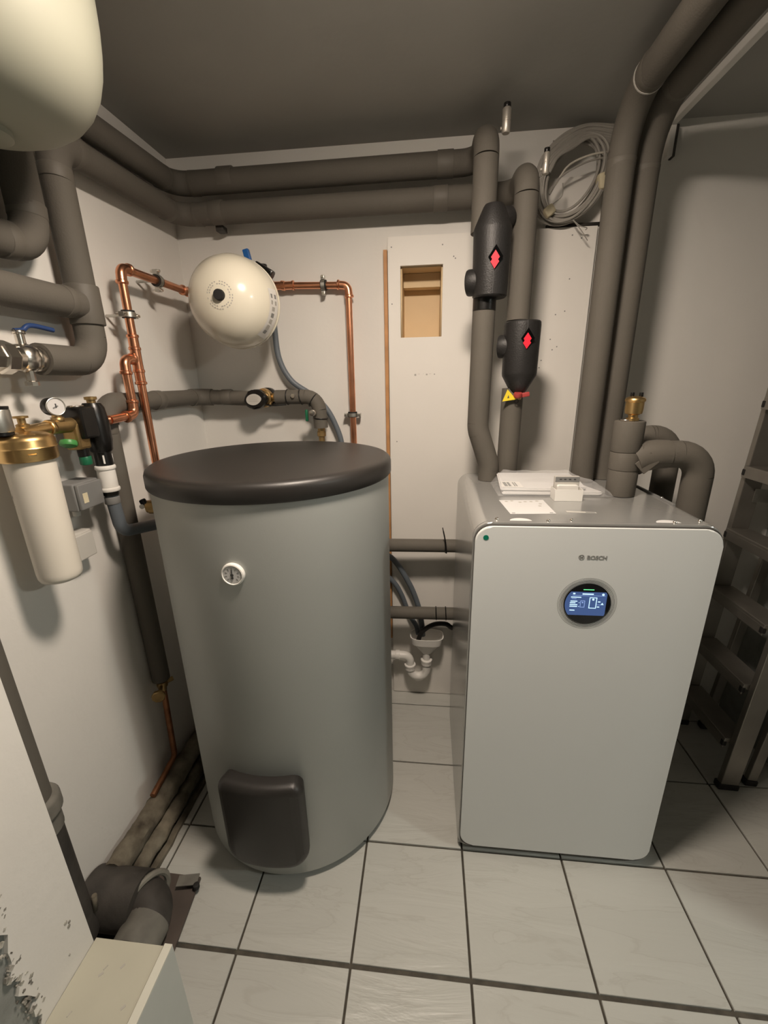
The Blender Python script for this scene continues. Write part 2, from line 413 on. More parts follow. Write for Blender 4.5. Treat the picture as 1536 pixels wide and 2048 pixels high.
# white board panel on the back wall
t = thing('wall_board', 'tall white screwed wall board with a rectangular cut-out behind the pipes', 'board', (.2, YB, 0))
h = (-.1025, .0460, 1.580, 1.8135)
obj('board', holed(-.146, .548, .004, 1.9035, [h], 1.655, 1.6705), 'panel', t, flat=True)
for (x, z) in ((-.133, 1.872), (.043, 1.872), (-.133, 1.693), (.082, 1.835), (.088, 1.829), (.43, 1.56), (.455, 1.535), (.44, 1.525), (.405, 1.49), (.40, 1.465), (.47, 1.88), (.50, 1.87), (.475, 1.75), (.47, 1.65), (.44, 1.64), (-.12, 1.2)):
    obj('screw_head', cyl((x, 1.6548, z), (0,-1,0), .0022, .0008, 10), 'greyink', t)
for k in range(6): obj('scuff', box((-.05+k*.014+random.uniform(-.004,.004), 1.6543, 1.45+random.uniform(-.006,.006)), (-.045+k*.014, 1.6549, 1.4525)), 'paleink', t)
o = obj('wooden_batten', box((-.1615, 1.652, .30), (-.1485, 1.6705, 1.865), .001), 'wood', loc=(-.155, 1.66, .30)); setp(o, 'thin orange-brown wooden batten running along the left edge of the white board', 'batten')

# ------------------------------------------------------------------ ceiling lamp (just above the frame, its shadows are in the photo)
t = thing('ceiling_lamp', 'round flat ceiling lamp above the top of the picture', 'lamp', tuple(LAMP_POS))
obj('base', cyl(LAMP_POS+V(0,0,-.045), (0,0,1), .120, .044, 40, .003), 'lampbase', t)
obj('diffuser', lathe([(0,-.064),(.080,-.063),(.098,-.060),(.104,-.054),(.105,-.046),(0,-.0455)], LAMP_POS, (0,0,1), 24), 'lampglow', t)
t = thing('ceiling_lamp', 'round flat ceiling lamp in the adjoining room beyond the doorway on the right', 'lamp', tuple(LAMP2_POS))
obj('base', cyl(LAMP2_POS+V(0,0,-.045), (0,0,1), .120, .044, 40, .003), 'lampbase', t)
obj('diffuser', lathe([(0,-.085),(.080,-.083),(.098,-.076),(.104,-.066),(.105,-.046),(0,-.0455)], LAMP2_POS, (0,0,1), 24), 'lampglow2', t)

# ------------------------------------------------------------------ hot water tank
TC = V(-.436, 1.152, 0); TR = .326
t = thing('hot_water_tank', 'tall silver-grey cylindrical hot water tank with a black lid', 'water tank', tuple(TC))
obj('body', lathe([(0,.012),(.305,.012),(.318,.018),(TR,.03),(TR,1.19),(0,1.19)], TC, (0,0,1), 96), 'tank', t)
obj('foot_ring', lathe([(.0,0),(.295,0),(.295,.013),(0,.013)], TC, (0,0,1), 64), 'black', t)
obj('lid', lathe([(0,1.183),(.331,1.183),(.334,1.187),(.334,1.214),(.331,1.223),(.323,1.229),(.310,1.2305),(.15,1.2325),(0,1.233)], TC, (0,0,1), 96), 'lid', t)
# thermometer
ang = R_(-90); n_ = V(math.cos(ang), math.sin(ang), 0); c = TC + n_*(TR-.004) + V(0,0,1.019); u, v, ax = basis(n_)
u = V(1,0,0); v = V(0,0,1)
th = obj('thermometer', lathe([(0,0),(.027,0),(.0275,.006),(.026,.012),(.0235,.013),(.022,.0105),(0,.0105)], c, n_, 36), 'white', t, 'white round dial thermometer')
dial = obj('dial_face', cyl(c+n_*.0106, n_, .0205, .0006, 32), 'paper', th)
for k in range(9):
    a = R_(225-270*k/8); d = u*math.cos(a)+v*math.sin(a); e = n_.cross(d)
    obj('tick', obox(c+n_*.0115+d*.0150, .005, .0016, .0006, d, e, n_), 'greyink', th)
obj('needle', obox(c+n_*.0124+v*.004, .0022, .019, .001, u, v, n_), 'ink', th); obj('needle_hub', cyl(c+n_*.0115, n_, .0036, .0018, 14), 'ink', th)
obj('needle_tail', cyl(c+n_*.0115-v*.0075, n_, .0028, .0014, 12), 'ink', th)
# flange cover hugging the jacket
bm = nb(); prev = None
for (ins, dep) in ((0,.010), (0,-.022), (.0025,-.032), (.008,-.040), (.016,-.0445), (.024,-.046)):
    cur = [bm.verts.new((x, dep, z)) for x, z in rrect(-.122+ins, .122-ins, .112+ins, .414-ins, (.056-ins*.9,.056-ins*.9,.032-ins*.9,.032-ins*.9), 6)]
    if prev:
        for k in range(len(cur)): j = (k+1) % len(cur); bm.faces.new((prev[k], prev[j], cur[j], cur[k]))
    else: bm.faces.new(cur)
    prev = cur
bm.faces.new(prev); bmesh.ops.remove_doubles(bm, verts=bm.verts, dist=1e-6)
for k in range(-9, 10): bmesh.ops.bisect_plane(bm, geom=bm.verts[:]+bm.edges[:]+bm.faces[:], plane_co=(k*.012, 0, 0), plane_no=(1, 0, 0))
for q in bm.verts:
    rr = TR-q.co.y; a = R_(-90.5)+q.co.x/.35; q.co = TC+V(rr*math.cos(a), rr*math.sin(a), q.co.z)
obj('flange_cover', bm, 'lid', t, 'curved black plastic flange cover')
# side valve and connections of the tank
obj('side_port', cyl(TC+V(-.30,-.06,1.10), (-1,-.3,0), .018, .065, 20), 'oldbrass', t)

# ------------------------------------------------------------------ heat pump cabinet
t = thing('heat_pump_cabinet', 'white-fronted silver heat pump cabinet with a round display on the tiled floor', 'heat pump', (.397, 1.25, 0))
CT = 1.103
obj('body', extrude_xz(rrect(.113, .680, .006, CT, (.006,.006,.042,.042)), .980, 1.52), 'cab', t)
obj('front_rim', extrude_xz(rrect(.113, .680, .016, CT, (.03,.03,.044,.044)), .968, .9795, bev=.002), 'cab', t)
obj('gasket', extrude_xz(rrect(.1165, .6765, .022, 1.0985, .040), .963, .9675), 'darkgap', t)
fp = obj('front_panel', extrude_xz(rrect(.1175, .6735, .036, 1.0965, .040), .955, .9627, bev=.0025), 'front', t, 'white rounded front panel')
FY = .955
U, W_ = V(1,0,0), V(0,0,1); NY = V(0,-1,0)
obj('status_dot', cyl((.1425, FY, 1.069), NY, .0065, .0008, 20), 'led', fp, 'small green sticker dot')
obj('lettering', text_mesh('BOSCH', .0140, (.3795, FY-.0006, 1.0185), U, W_, shear=.03, bold=.00022), 'greyink', fp, 'dark grey lettering')
lc = V(.3672, FY, 1.0238)
bm = torus(lc+NY*.0004, NY, .0060, .0007, 28, 6); obj('emblem_ring', bm, 'greyink', fp)
bm = nb()
for s in (-1, 1):
    box((lc.x+s*.0026-.0006, FY-.001, lc.z-.0042), (lc.x+s*.0026+.0006, FY, lc.z+.0042), bm=bm)
box((lc.x-.0026, FY-.001, lc.z-.0007), (lc.x+.0026, FY, lc.z+.0007), bm=bm)
obj('emblem_armature', bm, 'greyink', fp)
dc = V(.3945, FY, .900)
dp = obj('display', lathe([(0,0),(.0555,0),(.0555,.0012),(.054,.0016),(0,.0016)], dc, NY, 56), 'screendark', t, 'round black display')
for k, rr in enumerate((.0575, .0605, .0635, .0665, .0695)):
    obj('display_ring', torus(dc, NY, rr, .00055 if k < 3 else .0004, 64, 6), 'ink' if k < 3 else 'greyink', dp)
# lit screen area clipped by the round glass
P = []
R0 = .0525
zt, zb = .033, -.031
def circ(a): return (R0*math.cos(a), R0*math.sin(a))
at, ab = math.asin(zt/R0), math.asin(zb/R0)
xr = .044
P = [(-math.sqrt(R0**2-zt**2), zt), (min(xr, math.sqrt(R0**2-zt**2)), zt)]
for k in range(1, 12):
    zz = zt+(zb-zt)*k/12; P.append((min(xr, math.sqrt(R0**2-zz**2)), zz))
P += [(min(xr, math.sqrt(R0**2-zb**2)), zb), (-math.sqrt(R0**2-zb**2), zb)]
for k in range(11, 0, -1):
    zz = zt+(zb-zt)*k/12; P.append((-math.sqrt(R0**2-zz**2), zz))
sc = obj('screen', poly_prism([(dc.x+x, FY-.0017, dc.z+z) for x, z in P], (0, -.0004, 0)), 'screen', dp, 'lit blue screen')
def ui(name, x0, x1, z0, z1, m='uiwhite'): obj(name, box((dc.x+x0, FY-.0027, dc.z+z0), (dc.x+x1, FY-.0022, dc.z+z1)), m, dp)
ui('status_bar', -.013, .012, .0385, .0405, 'uigreen')
ui('title_rule', -.037, .040, .0232, .0238, 'uidim'); ui('title_text', -.014, .012, .0262, .0292); ui('corner_icon', -.036, -.031, .0265, .030); 
obj('corner_icon', cyl((dc.x+.0345, FY-.0022, dc.z+.0272), NY, .003, .0005, 14), 'uiwhite', dp)
for (x0, x1, z) in ((-.040,-.016,.0185), (-.040,-.024,.0075), (-.041,-.028,.0030), (-.041,-.023,-.0020), (-.041,-.023,-.0068), (-.040,-.028,-.0175)): ui('text_line', x0, x1, z-.0011, z+.0011)
ui('text_line', -.038, -.027, .0135, .0146, 'uidim')
def uiframe(x0, x1, z0, z1, wd, m):
    bm = nb()
    for (a, b, c_, d) in ((x0, x1, z0, z0+wd), (x0, x1, z1-wd, z1), (x0, x0+wd, z0+wd, z1-wd), (x1-wd, x1, z0+wd, z1-wd)): box((dc.x+a, FY-.0027, dc.z+c_), (dc.x+b, FY-.0022, dc.z+d), bm=bm)
    obj('unit_icon', bm, m, dp)
uiframe(-.0165, -.006, -.009, .0095, .0010, 'uidim'); uiframe(.004, .0215, -.011, .0190, .0016, 'uiwhite')
ui('arrow_icon', -.020, -.0185, .003, .0045); ui('arrow_icon', -.020, -.0185, -.0075, -.006); ui('pipe_icon', .0225, .031, -.0010, -.0004, 'uidim')
ui('text_line', .0245, .030, .0062, .0085); ui('text_line', .0235, .029, -.0078, -.0055)
obj('drop_icon', poly_prism([(dc.x+.0315, FY-.0022, dc.z-.0005), (dc.x+.0385, FY-.0022, dc.z-.0005), (dc.x+.035, FY-.0022, dc.z+.005)], (0,-.0005,0)), 'uiwhite', dp)
obj('knob_icon', cyl((dc.x+.0128, FY-.0022, dc.z+.0132), NY, .0026, .0005, 14), 'uiwhite', dp)
obj('knob_icon', cyl((dc.x-.0112, FY-.0022, dc.z+.0045), NY, .0018, .0005, 14), 'uidim', dp)
obj('plinth', box((.12, .985, 0), (.672, 1.50, .005)), 'black', t)
# stickers, screws and labels on the top sheet
for (x, y) in ((.1715, .993), (.2915, .985), (.3475, .992), (.577, .985), (.640, .999), (.655, 1.20)):
    obj('screw', lathe([(0,.0045),(.003,.004),(.0048,.0015),(.005,0)], (x, y, CT), (0,0,1), 12), 'chrome', t)
for (x, w2) in ((.227, .026), (.563, .027)):
    P = [(x-w2, .983)] + [(x-w2*math.cos(R_(a)), .983+.020*math.sin(R_(a))) for a in range(15, 180, 15)] + [(x+w2, .983)]
    obj('paper_sticker', poly_prism([(a, b, CT+.0002) for a, b in P], (0,0,.0004)), 'paper', t)
sl = obj('type_label', poly_prism([(.356, 1.068, CT+.0002), (.427, 1.060, CT+.0002), (.427, 1.050, CT+.0002), (.356, 1.056, CT+.0002)], (0,0,.0004)), 'lightgrey', t)
obj('label_print', poly_prism([(.402, 1.060, CT+.0007), (.424, 1.0575, CT+.0007), (.424, 1.0515, CT+.0007), (.402, 1.0535, CT+.0007)], (0,0,.0003)), 'greyink', t)
obj('edge_rail', box((.648, 1.13, CT-.004), (.6555, 1.34, CT+.003), .001), 'greyp', t)

# paper sheet with small pictures
t = thing('paper_sheet', 'small white instruction sheet lying on the cabinet top at its front left', 'paper', (.265, 1.10, CT))
obj('sheet', poly_prism([(.203, 1.162, CT+.0003), (.325, 1.168, CT+.0003), (.326, 1.042, CT+.0003), (.212, 1.036, CT+.0003)], (0,0,.0005)), 'paper', t)
for (x, y) in ((.221, 1.149), (.237, 1.155), (.257, 1.142), (.272, 1.148), (.288, 1.149), (.305, 1.155), (.308, 1.128), (.302, 1.108)):
    obj('printed_picture', lathe([(0,0),(.0045,0),(.0045,.0003),(0,.0003)], (x, y, CT+.0008), (0,0,1), 10), 'paleink', t)
for (x, y) in ((.221, 1.043), (.316, 1.049)): obj('printed_mark', box((x-.004, y-.0025, CT+.0008), (x+.004, y+.0025, CT+.0011)), 'greyink', t)

# booklet in a plastic bag
bz = CT+.001
def slab(P, z0, z1): return poly_prism([(x, y, z0) for x, y in P], (0,0,z1-z0))
t = thing('instruction_booklet', 'stack of white printed manuals inside a clear plastic bag on the cabinet', 'booklet', (.37, 1.34, CT))
base = [(.220, 1.212), (.496, 1.212), (.506, 1.224), (.460, 1.366), (.230, 1.366)]
bm = slab(base, bz+.001, bz+.010); bmesh.ops.bevel(bm, geom=list(bm.edges), offset=.003, segments=2, affect='EDGES'); obj('lower_manual', bm, 'paper', t)
top = [(.216, 1.222), (.415, 1.218), (.462, 1.236), (.464, 1.30), (.452, 1.368), (.226, 1.368)]
bm = slab(top, bz+.0105, bz+.019)
for q in bm.verts:
    q.co.z += .016*max(0, (q.co.y-1.22)/.15)
bmesh.ops.bevel(bm, geom=list(bm.edges), offset=.003, segments=2, affect='EDGES'); obj('upper_manual', bm, 'paper', t)
lb = [(.222, 1.230, bz+.0208), (.283, 1.228, bz+.0206), (.279, 1.276, bz+.0257), (.226, 1.279, bz+.0260)]
obj('address_label', poly_prism(lb, (0,0,.0005)), 'white', t)
for (x0, x1) in ((.228, .237), (.240, .247), (.256, .259), (.262, .265)):
    obj('label_print', poly_prism([(x0+.003, 1.236, bz+.0222), (x1+.003, 1.236, bz+.0222), (x1, 1.270, bz+.0258), (x0, 1.270, bz+.0258)], (0,0,.0003)), 'greyink', t)
# film draped over it
bm = nb(); nx, ny = 26, 18; G = {}
for i in range(nx+1):
    for j in range(ny+1):
        a, b = i/nx, j/ny
        x = .207+a*.320; y = 1.200+b*.172
        if a > .72: y -= (a-.72)*.50*b
        z = bz+.0215+.016*max(0, (y-1.22)/.15)+.0030
        edge = min(a, 1-a, b, 1-b)
        z = bz+.0008 + (z-bz)*min(1, edge/.06+.02 if b < .5 else edge/.09)
        z += .006*noise.noise(Vector((x*22, y*22, 3)))*min(1, edge*8) + .018*max(0, b-.82)*5*min(1, edge*20)*(1 if .1 < a < .75 else .2)
        G[i, j] = bm.verts.new((x, y, max(z, bz+.0006)))
for i in range(nx):
    for j in range(ny): bm.faces.new((G[i, j], G[i+1, j], G[i+1, j+1], G[i, j+1]))
o = obj('plastic_bag', bm, 'film', loc=(.37, 1.34, CT)); setp(o, 'clear glossy plastic bag around the white manuals on the cabinet', 'bag')

# wall controller standing in its holder
t = thing('room_controller', 'grey and white room controller standing in a small white holder box on the cabinet', 'controller', (.391, 1.18, CT))
bm = box((.353, 1.158, CT+.0005), (.427, 1.160, CT+.033)); box((.353, 1.200, CT+.0005), (.427, 1.202, CT+.033), bm=bm)
box((.353, 1.160, CT+.0005), (.355, 1.200, CT+.033), bm=bm); box((.425, 1.160, CT+.0005), (.427, 1.200, CT+.033), bm=bm); box((.355, 1.160, CT+.0005), (.425, 1.200, CT+.003), bm=bm)
obj('holder_box', bm, 'white', t)
obj('back_plate', box((.357, 1.184, CT+.003), (.424, 1.199, CT+.064), .002), 'lightgrey', t)
obj('header_strip', box((.358, 1.1835, CT+.049), (.423, 1.1842, CT+.0635)), 'greyp', t)
for x in (.372, .384, .397, .410): obj('slot', box((x-.003, 1.1828, CT+.055), (x+.003, 1.1836, CT+.058)), 'ink', t)
obj('faceplate', extrude_xz(rrect(.3625, .4185, CT+.0035, CT+.042, .005, 4), 1.172, 1.1835, bev=.001), 'white', t)

# ------------------------------------------------------------------ insulated pipes
def pthing(label, pts, r, R=.08, band='tape_band', name='insulated_pipe', m='ins', cat='pipe', er=1.0, **k):
    t = thing(name, label, cat, tuple(pts[0])); pipe(t, pts, r, m, R, 'pipe_section', 'elbow', band, er, **k); return t
rp = .035
PA = pthing('grey insulated pipe highest under the ceiling, from the left wall to the strainer', [(.153,1.43,1.835), (.153,1.43,2.078), (.153,1.60,2.078), (-.862,1.60,2.074), (-.862,.968,2.046), (-.862,.968,1.722), (-.86,.35,1.722)], rp, .06, skip=(0,1))
PB = pthing('grey insulated pipe second below the ceiling, ending at the blue-levered ball valve', [(.272,1.44,1.60), (.272,1.44,1.987), (.272,1.60,1.987), (-.862,1.60,1.985), (-.862,1.075,1.970), (-.862,1.075,1.492), (-.86,.905,1.492)], .034, .06, skip=(0,1,4))
obj('pipe_hanger', box((-.742,1.615,1.938), (-.715,1.650,1.956), .002), 'darkgap', PB)
obj('tee_sleeve', cyl((-.86,1.075,1.58), (0,0,1), .0385, .09, 28, .002), 'ins_band', PB)
tee = pthing('grey insulated branch pipe running off the left wall riser to the left edge', [(-.86,1.05,1.625), (-.86,.35,1.625)], .034)
obj('tape_band', cyl((-.86,1.022,1.625), (0,-1,0), .0355, .02, 28, .001), 'ins_band', tee)
for (x, o_) in ((-.70, PA), (.02, PA)): obj('tape_band', cyl((x,1.60,2.078), (1,0,0), .0368, .05, 28, .001), 'ins_band', o_)
for (x, o_) in ((-.74, PB), (.01, PB)): obj('tape_band', cyl((x,1.60,1.987), (1,0,0), .0358, .045, 28, .001), 'ins_band', o_)
PC = pthing('grey insulated riser bending onto the cabinet below the higher black strainer', [(.207,1.42,CT+.001), (.207,1.42,1.155), (.164,1.42,1.275), (.166,1.42,1.628)], .034, .10, band=None)
PD = pthing('grey insulated riser standing straight below the lower black filter', [(.268,1.43,CT+.001), (.270,1.43,1.40)], .0335, band=None)
PE = pthing('front one of the two tall grey insulated pipes right of the cable coil', [(.508,1.41,CT+.001), (.508,1.41,2.103), (.508,-1.2,2.103)], .0355, .12)
obj('tape_band', cyl((.508,1.30,2.103), (0,-1,0), .0372, .004, 28), 'lightgrey', PE)
PF = pthing('rear one of the two tall grey insulated pipes right of the cable coil', [(.590,1.455,CT+.001), (.590,1.455,2.10), (.590,-1.2,2.10)], .0355, .12)
for o_, x, y in ((PE,.508,1.41),(PF,.590,1.455)): obj('seam', cyl((x,y,2.0), (0,0,1), .0358, .0025, 28), 'darkgap', o_)

# left wall riser feeding the circulation pump
PI = thing('insulated_pipe', 'thin grey insulated pipe from the floor valve up the left wall to the pump', 'pipe', (-.86,1.07,.50))
pipe(PI, [(-.886,1.094,.485), (-.886,1.094,1.384), (-.886,1.603,1.384), (-.668,1.603,1.375)], .0275, 'ins', .055, band='tape_band', er=1.12, br=1.02)
obj('tape_band', cyl((-.886,1.32,1.384), (0,1,0), .0305, .035, 24, .002), 'ins_band', PI); obj('tape_band', cyl((-.79,1.603,1.381), (1,0,0), .0295, .04, 24, .002), 'ins_band', PI)
PT = thing('insulated_pipe', 'short grey insulated pipe with black cable ties bending down behind the tank', 'pipe', (-.58,1.6,1.378))
pipe(PT, [(-.575,1.6,1.378), (-.412,1.6,1.378), (-.408,1.6,1.262)], .0265, 'ins', .05)
for (p, a) in (((-.530,1.6,1.378), (1,0,0)), ((-.478,1.6,1.378), (1,.0,.1)), ((-.432,1.6,1.366), (1,0,-.7)), ((-.408,1.6,1.298), (.05,0,1))):
    obj('cable_tie', torus(p, a, .0275, .0022, 28, 6), 'black', PT)
obj('brass_fitting', lathe([(.012,-.07),(.012,0),(.017,.002),(.017,.018),(.0145,.02),(.0145,.034)], (-.408,1.6,1.229), (0,0,1), 8), 'oldbrass', PT)
obj('union_nut', cyl((-.500,1.572,1.383), (0,-1,0), .008, .006, 6), 'chrome', PT)
t = thing('drain_cock', 'small green-handled drain cock on the pipe behind the tank', 'valve', (-.42,1.57,1.32))
obj('body', cyl((-.425,1.572,1.322), (0,-1,0), .0125, .03, 16, .003), 'chrome', t); obj('green_lever', box((-.453,1.548,1.292), (-.443,1.56,1.334), .003), 'darkgreen', t)

# between tank and cabinet
for (z, lab) in ((.802, 'upper of the two grey insulated pipes between tank and cabinet'), (.497, 'lower of the two grey insulated pipes between tank and cabinet')):
    pp = pthing(lab, [(-.30,1.545,z), (.30,1.56,z)], .026, band=None)
    for dx in ((.075,) if z > .6 else (.045, .085)): obj('cable_tie', torus((dx,1.555,z), (1,0,.05), .0270, .0026, 28, 6), 'black', pp)
    if z > .6: obj('tie_tail', tube(spline([(.079,1.526,z-.02), (.074,1.522,z+.03), (.062,1.52,z+.088)]), [.0030]*12+[.0026]*6+[.0018]*3, 8), 'black', pp)

# ------------------------------------------------------------------ separator and its loop on the cabinet
t = thing('air_separator', 'grey wrapped upright separator with a brass vent on the cabinet top', 'separator', (.557,1.235,CT))
obj('lower_sleeve', cyl((.557,1.235,CT+.001), (0,0,1), .0385, .075, 36, .002), 'ins', t)
obj('middle_wrap', cyl((.557,1.235,CT+.0755), (0,0,1), .0400, .050, 36, .002), 'ins_band', t)
obj('upper_sleeve', cyl((.555,1.235,CT+.126), (0,0,1), .0388, .085, 36, .003), 'ins', t)
vb = obj('brass_vent', lathe([(.010,0),(.016,.001),(.016,.008),(.012,.009),(.012,.016),(.021,.020),(.0225,.030),(.0225,.050),(.025,.052),(.025,.058),(.0225,.061),(.014,.065),(0,.066)], (.557,1.228,CT+.211), (0,0,1), 28), 'brass', t, 'shiny brass automatic air vent')
for (dx, dy) in ((-.008, .004), (.010,-.006)): obj('vent_cap', cyl((.557+dx,1.228+dy,CT+.274), (0,0,1), .005, .012, 12, .001), 'black', vb)
obj('brass_nut', cyl((.545,1.236,CT+.211), (0,0,1), .018, .004, 6), 'chrome', t)
LP = thing('insulated_pipe', 'thick grey insulated pipe looping from the separator down the cabinet side', 'pipe', (.60,1.235,1.22))
pipe(LP, [(.585,1.233,1.2215), (.757,1.233,1.2215), (.757,1.233,.12)], .0375, 'ins', .062)
obj('mitre_wrap', tube([(.578,1.233,1.205), (.600,1.233,1.215), (.640,1.233,1.2215), (.665,1.233,1.2215)], [.0445,.0435,.0405,.0392], 28), 'ins_band', LP)
obj('wrap_flap', obox((.598,1.1945,1.204), .050, .004, .040, V(.72,0,.69), V(0,1,0), V(-.69,0,.72), .0015), 'ins_band', LP)
LQ = thing('insulated_pipe', 'dark shaded grey insulated pipe behind the separator loop', 'pipe', (.63,1.38,CT))
pipe(LQ, [(.628,1.375,CT+.001), (.628,1.375,1.252), (.745,1.375,1.252), (.745,1.375,.12)], .034, 'ins', .055)

# ------------------------------------------------------------------ black strainer / filter shells
t = thing('strainer', 'upper black foam-shelled strainer with a red diamond, cone pointing up', 'strainer', (.178,1.405,1.66))
sc_ = V(.178,1.405,0)
obj('shell', lathe([(0,1.660),(.046,1.660),(.050,1.664),(.0515,1.70),(.054,1.832),(.053,1.838),(.032,1.888),(.027,1.896),(0,1.897)], sc_, (0,0,1), 40), 'blackfoam', t, sharp=24)
obj('lower_collar', cyl(sc_+V(-.012,.013,1.628), (0,0,1), .0345, .033, 28), 'black', t)
obj('rear_port', cyl(sc_+V(-.030,.005,1.705), (-1,.35,0), .036, .038, 28, .006), 'blackfoam', t)
obj('side_port', tube(spline([sc_+V(.015,.01,1.84), sc_+V(.035,.02,1.868), sc_+V(.07,.05,1.872)]), [.030]*14+[.024]*7, 24), 'blackfoam', t)
def diamond(parent, c, s):
    c = Vector(c)
    def rh(cx, cz, w, hh, y): return [(cx-w, y, cz), (cx, y, cz-hh), (cx+w, y, cz), (cx, y, cz+hh)]
    obj('diamond_window', poly_prism(rh(c.x+.001, c.z+.004, .0195*s, .029*s, c.y), (0,-.0015,0)), 'deepblack', parent)
    obj('red_diamond', poly_prism(rh(c.x, c.z+.003, .0115*s, .0165*s, c.y-.0016), (0,-.001,0)), 'red', parent)
    obj('red_diamond', poly_prism(rh(c.x-.001, c.z-.0085, .0115*s, .0165*s, c.y-.0016), (0,-.0014,0)), 'red', parent)
diamond(t, sc_+V(.004,-.0528,1.752), 1.05)
obj('shell_seam', box(sc_+V(.001,-.0522,1.664), sc_+V(.0025,-.050,1.722)), 'ink', t)
t = thing('magnetic_filter', 'lower black foam-shelled filter with a red diamond, cone pointing down', 'filter', (.282,1.415,1.385))
fc = V(.282,1.410,0)
obj('shell', lathe([(0,1.386),(.019,1.386),(.024,1.390),(.0515,1.438),(.0525,1.446),(.054,1.580),(.053,1.590),(.050,1.5935),(0,1.594)], fc, (0,0,1), 40), 'blackfoam', t, sharp=24)
obj('rear_port', cyl(fc+V(-.030,.005,1.525), (-1,.35,0), .034, .038, 28, .006), 'blackfoam', t)
diamond(t, fc+V(.006,-.0535,1.538), 1.0)
obj('shell_seam', box(fc+V(.003,-.0545,1.565), fc+V(.0045,-.052,1.592)), 'ink', t)
obj('brass_nozzle', cyl(fc+V(.0,-.004,1.366), (0,0,1), .011, .02, 16, .002), 'brass', t)
obj('red_handle', obox(fc+V(.010,-.022,1.380), .044, .012, .014, V(.98,0,.17), V(0,1,0), V(-.17,0,.98), .003), 'darkred', t)
obj('red_knob', lathe([(0,0),(.012,.001),(.014,.006),(.012,.014),(0,.015)], fc+V(-.004,-.024,1.374), (0,-.3,1), 16), 'darkred', t)
t = thing('warning_tag', 'yellow triangular warning tag hanging below the lower black filter', 'tag', (.252,1.385,1.37))
obj('tag', poly_prism([(.232,1.386,1.362), (.274,1.384,1.368), (.246,1.386,1.398)], (0,-.0012,0)), 'yellow', t)
obj('tag_mark', poly_prism([(.2465,1.3845,1.3715), (.2525,1.3842,1.3725), (.2495,1.3845,1.3815)], (0,-.0005,0)), 'ink', t)
obj('tag_loop', torus((.276,1.386,1.362), (0,1,.2), .006, .0012, 18, 6), 'black', t)

# nickel air vents beside the two riser tops
for (x, y, z0, h_, r, lab) in ((.2000,1.412,2.062,.056,.0115,'nickel air vent with black cap beside the higher riser top'), (.3150,1.424,1.968,.050,.0092,'nickel air vent with black cap beside the lower riser top')):
    t = thing('air_vent', lab, 'air vent', (x, y, z0), 'nickel air vents')
    obj('body', lathe([(r*.8,0),(r,.003),(r,h_*.45),(r*.9,h_*.47),(r*.9,h_*.52),(r,h_*.54),(r,h_*.95),(r*.8,h_)], (x, y, z0), (0,0,1), 24), 'nickel', t)
    obj('cap', cyl((x, y, z0+h_), (0,0,1), r*.85, .010, 20, .001), 'black', t)
    obj('stub', cyl((x-.014, y+.006, z0+.014), (1,0,0), .004, .012, 12), 'nickel', t)

# ------------------------------------------------------------------ cable coil
t = thing('cable_coil', 'coil of grey cables tied with tape below the ceiling', 'cable coil', (.45,1.64,2.03))
cc = V(.446,1.636,2.030)
for k in range(16):
    rx = .080+.0018*k+random.uniform(-.006,.006); rz = .100+.0014*k+random.uniform(-.005,.005); ph = random.uniform(0,6)
    ox, oz, oy = random.uniform(-.008,.008), random.uniform(-.006,.006), random.uniform(-.020,.012)
    P = []
    for i in range(45):
        a = 2*math.pi*i/44+ph; tilt = .30*math.sin(a)
        P.append(cc + V(ox+rx*math.cos(a)*(1+.03*math.sin(3*a+k))+.014*math.sin(a), oy+.005*math.sin(2*a+k), oz+rz*math.sin(a)+.012*math.cos(a)))
    obj('cable_loop', tube(P, random.choice((.0048,.0052,.0042)), 8, cap=False), 'cable', t)
for k in range(8):
    f = k/7; wob = random.uniform(-.003, .003)
    P = spline([cc+V(-.118+.040*f,-.016-.002*k,.000+.01*f), cc+V(-.100+.045*f,-.020-.001*k,.058-.010*f+wob), cc+V(-.050+.040*f,-.022,.104-.030*f), cc+V(.020+.020*f,-.018,.132-.036*f+wob), cc+V(.118,-.006,.128-.046*f)], 7)
    obj('cable_strand', tube(P, random.choice((.0042,.0048,.0038)), 8), 'cable', t)
obj('cable_strand', tube(spline([cc+V(-.055,-.02,-.02), cc+V(-.02,-.022,.028), cc+V(.04,-.025,.05), cc+V(.11,-.01,.062)], 8), .0028, 8), 'cablelight', t)
obj('cable_strand', tube(spline([cc+V(-.07,-.02,-.045), cc+V(-.04,-.022,.0), cc+V(.03,-.025,.032), cc+V(.11,-.01,.050)], 8), .0028, 8), 'cable', t)
for (pts, m_) in (([cc+V(.01,-.02,-.118), cc+V(.03,-.03,-.138), cc+V(.055,-.02,-.142), cc+V(.052,-.02,-.148)], 'cable'), ([cc+V(.01,-.02,-.118), cc+V(.035,-.03,-.15), cc+V(.062,-.02,-.178)], 'cable'), ([cc+V(-.06,-.03,-.075), cc+V(-.035,-.035,-.055), cc+V(-.035,-.03,-.02)], 'cable')):
    obj('loose_wire', tube(spline(pts, 8), .0016, 6), m_, t)
obj('tape_wrap', obox(cc+V(-.068,-.026,-.092), .034, .024, .030, V(.8,0,.6), V(0,1,0), V(-.6,0,.8), .007), 'tape', t)
obj('tape_wrap', obox(cc+V(.088,-.012,-.018), .030, .040, .046, V(.97,0,.2), V(0,1,0), V(-.2,0,.97), .009), 'tape', t)

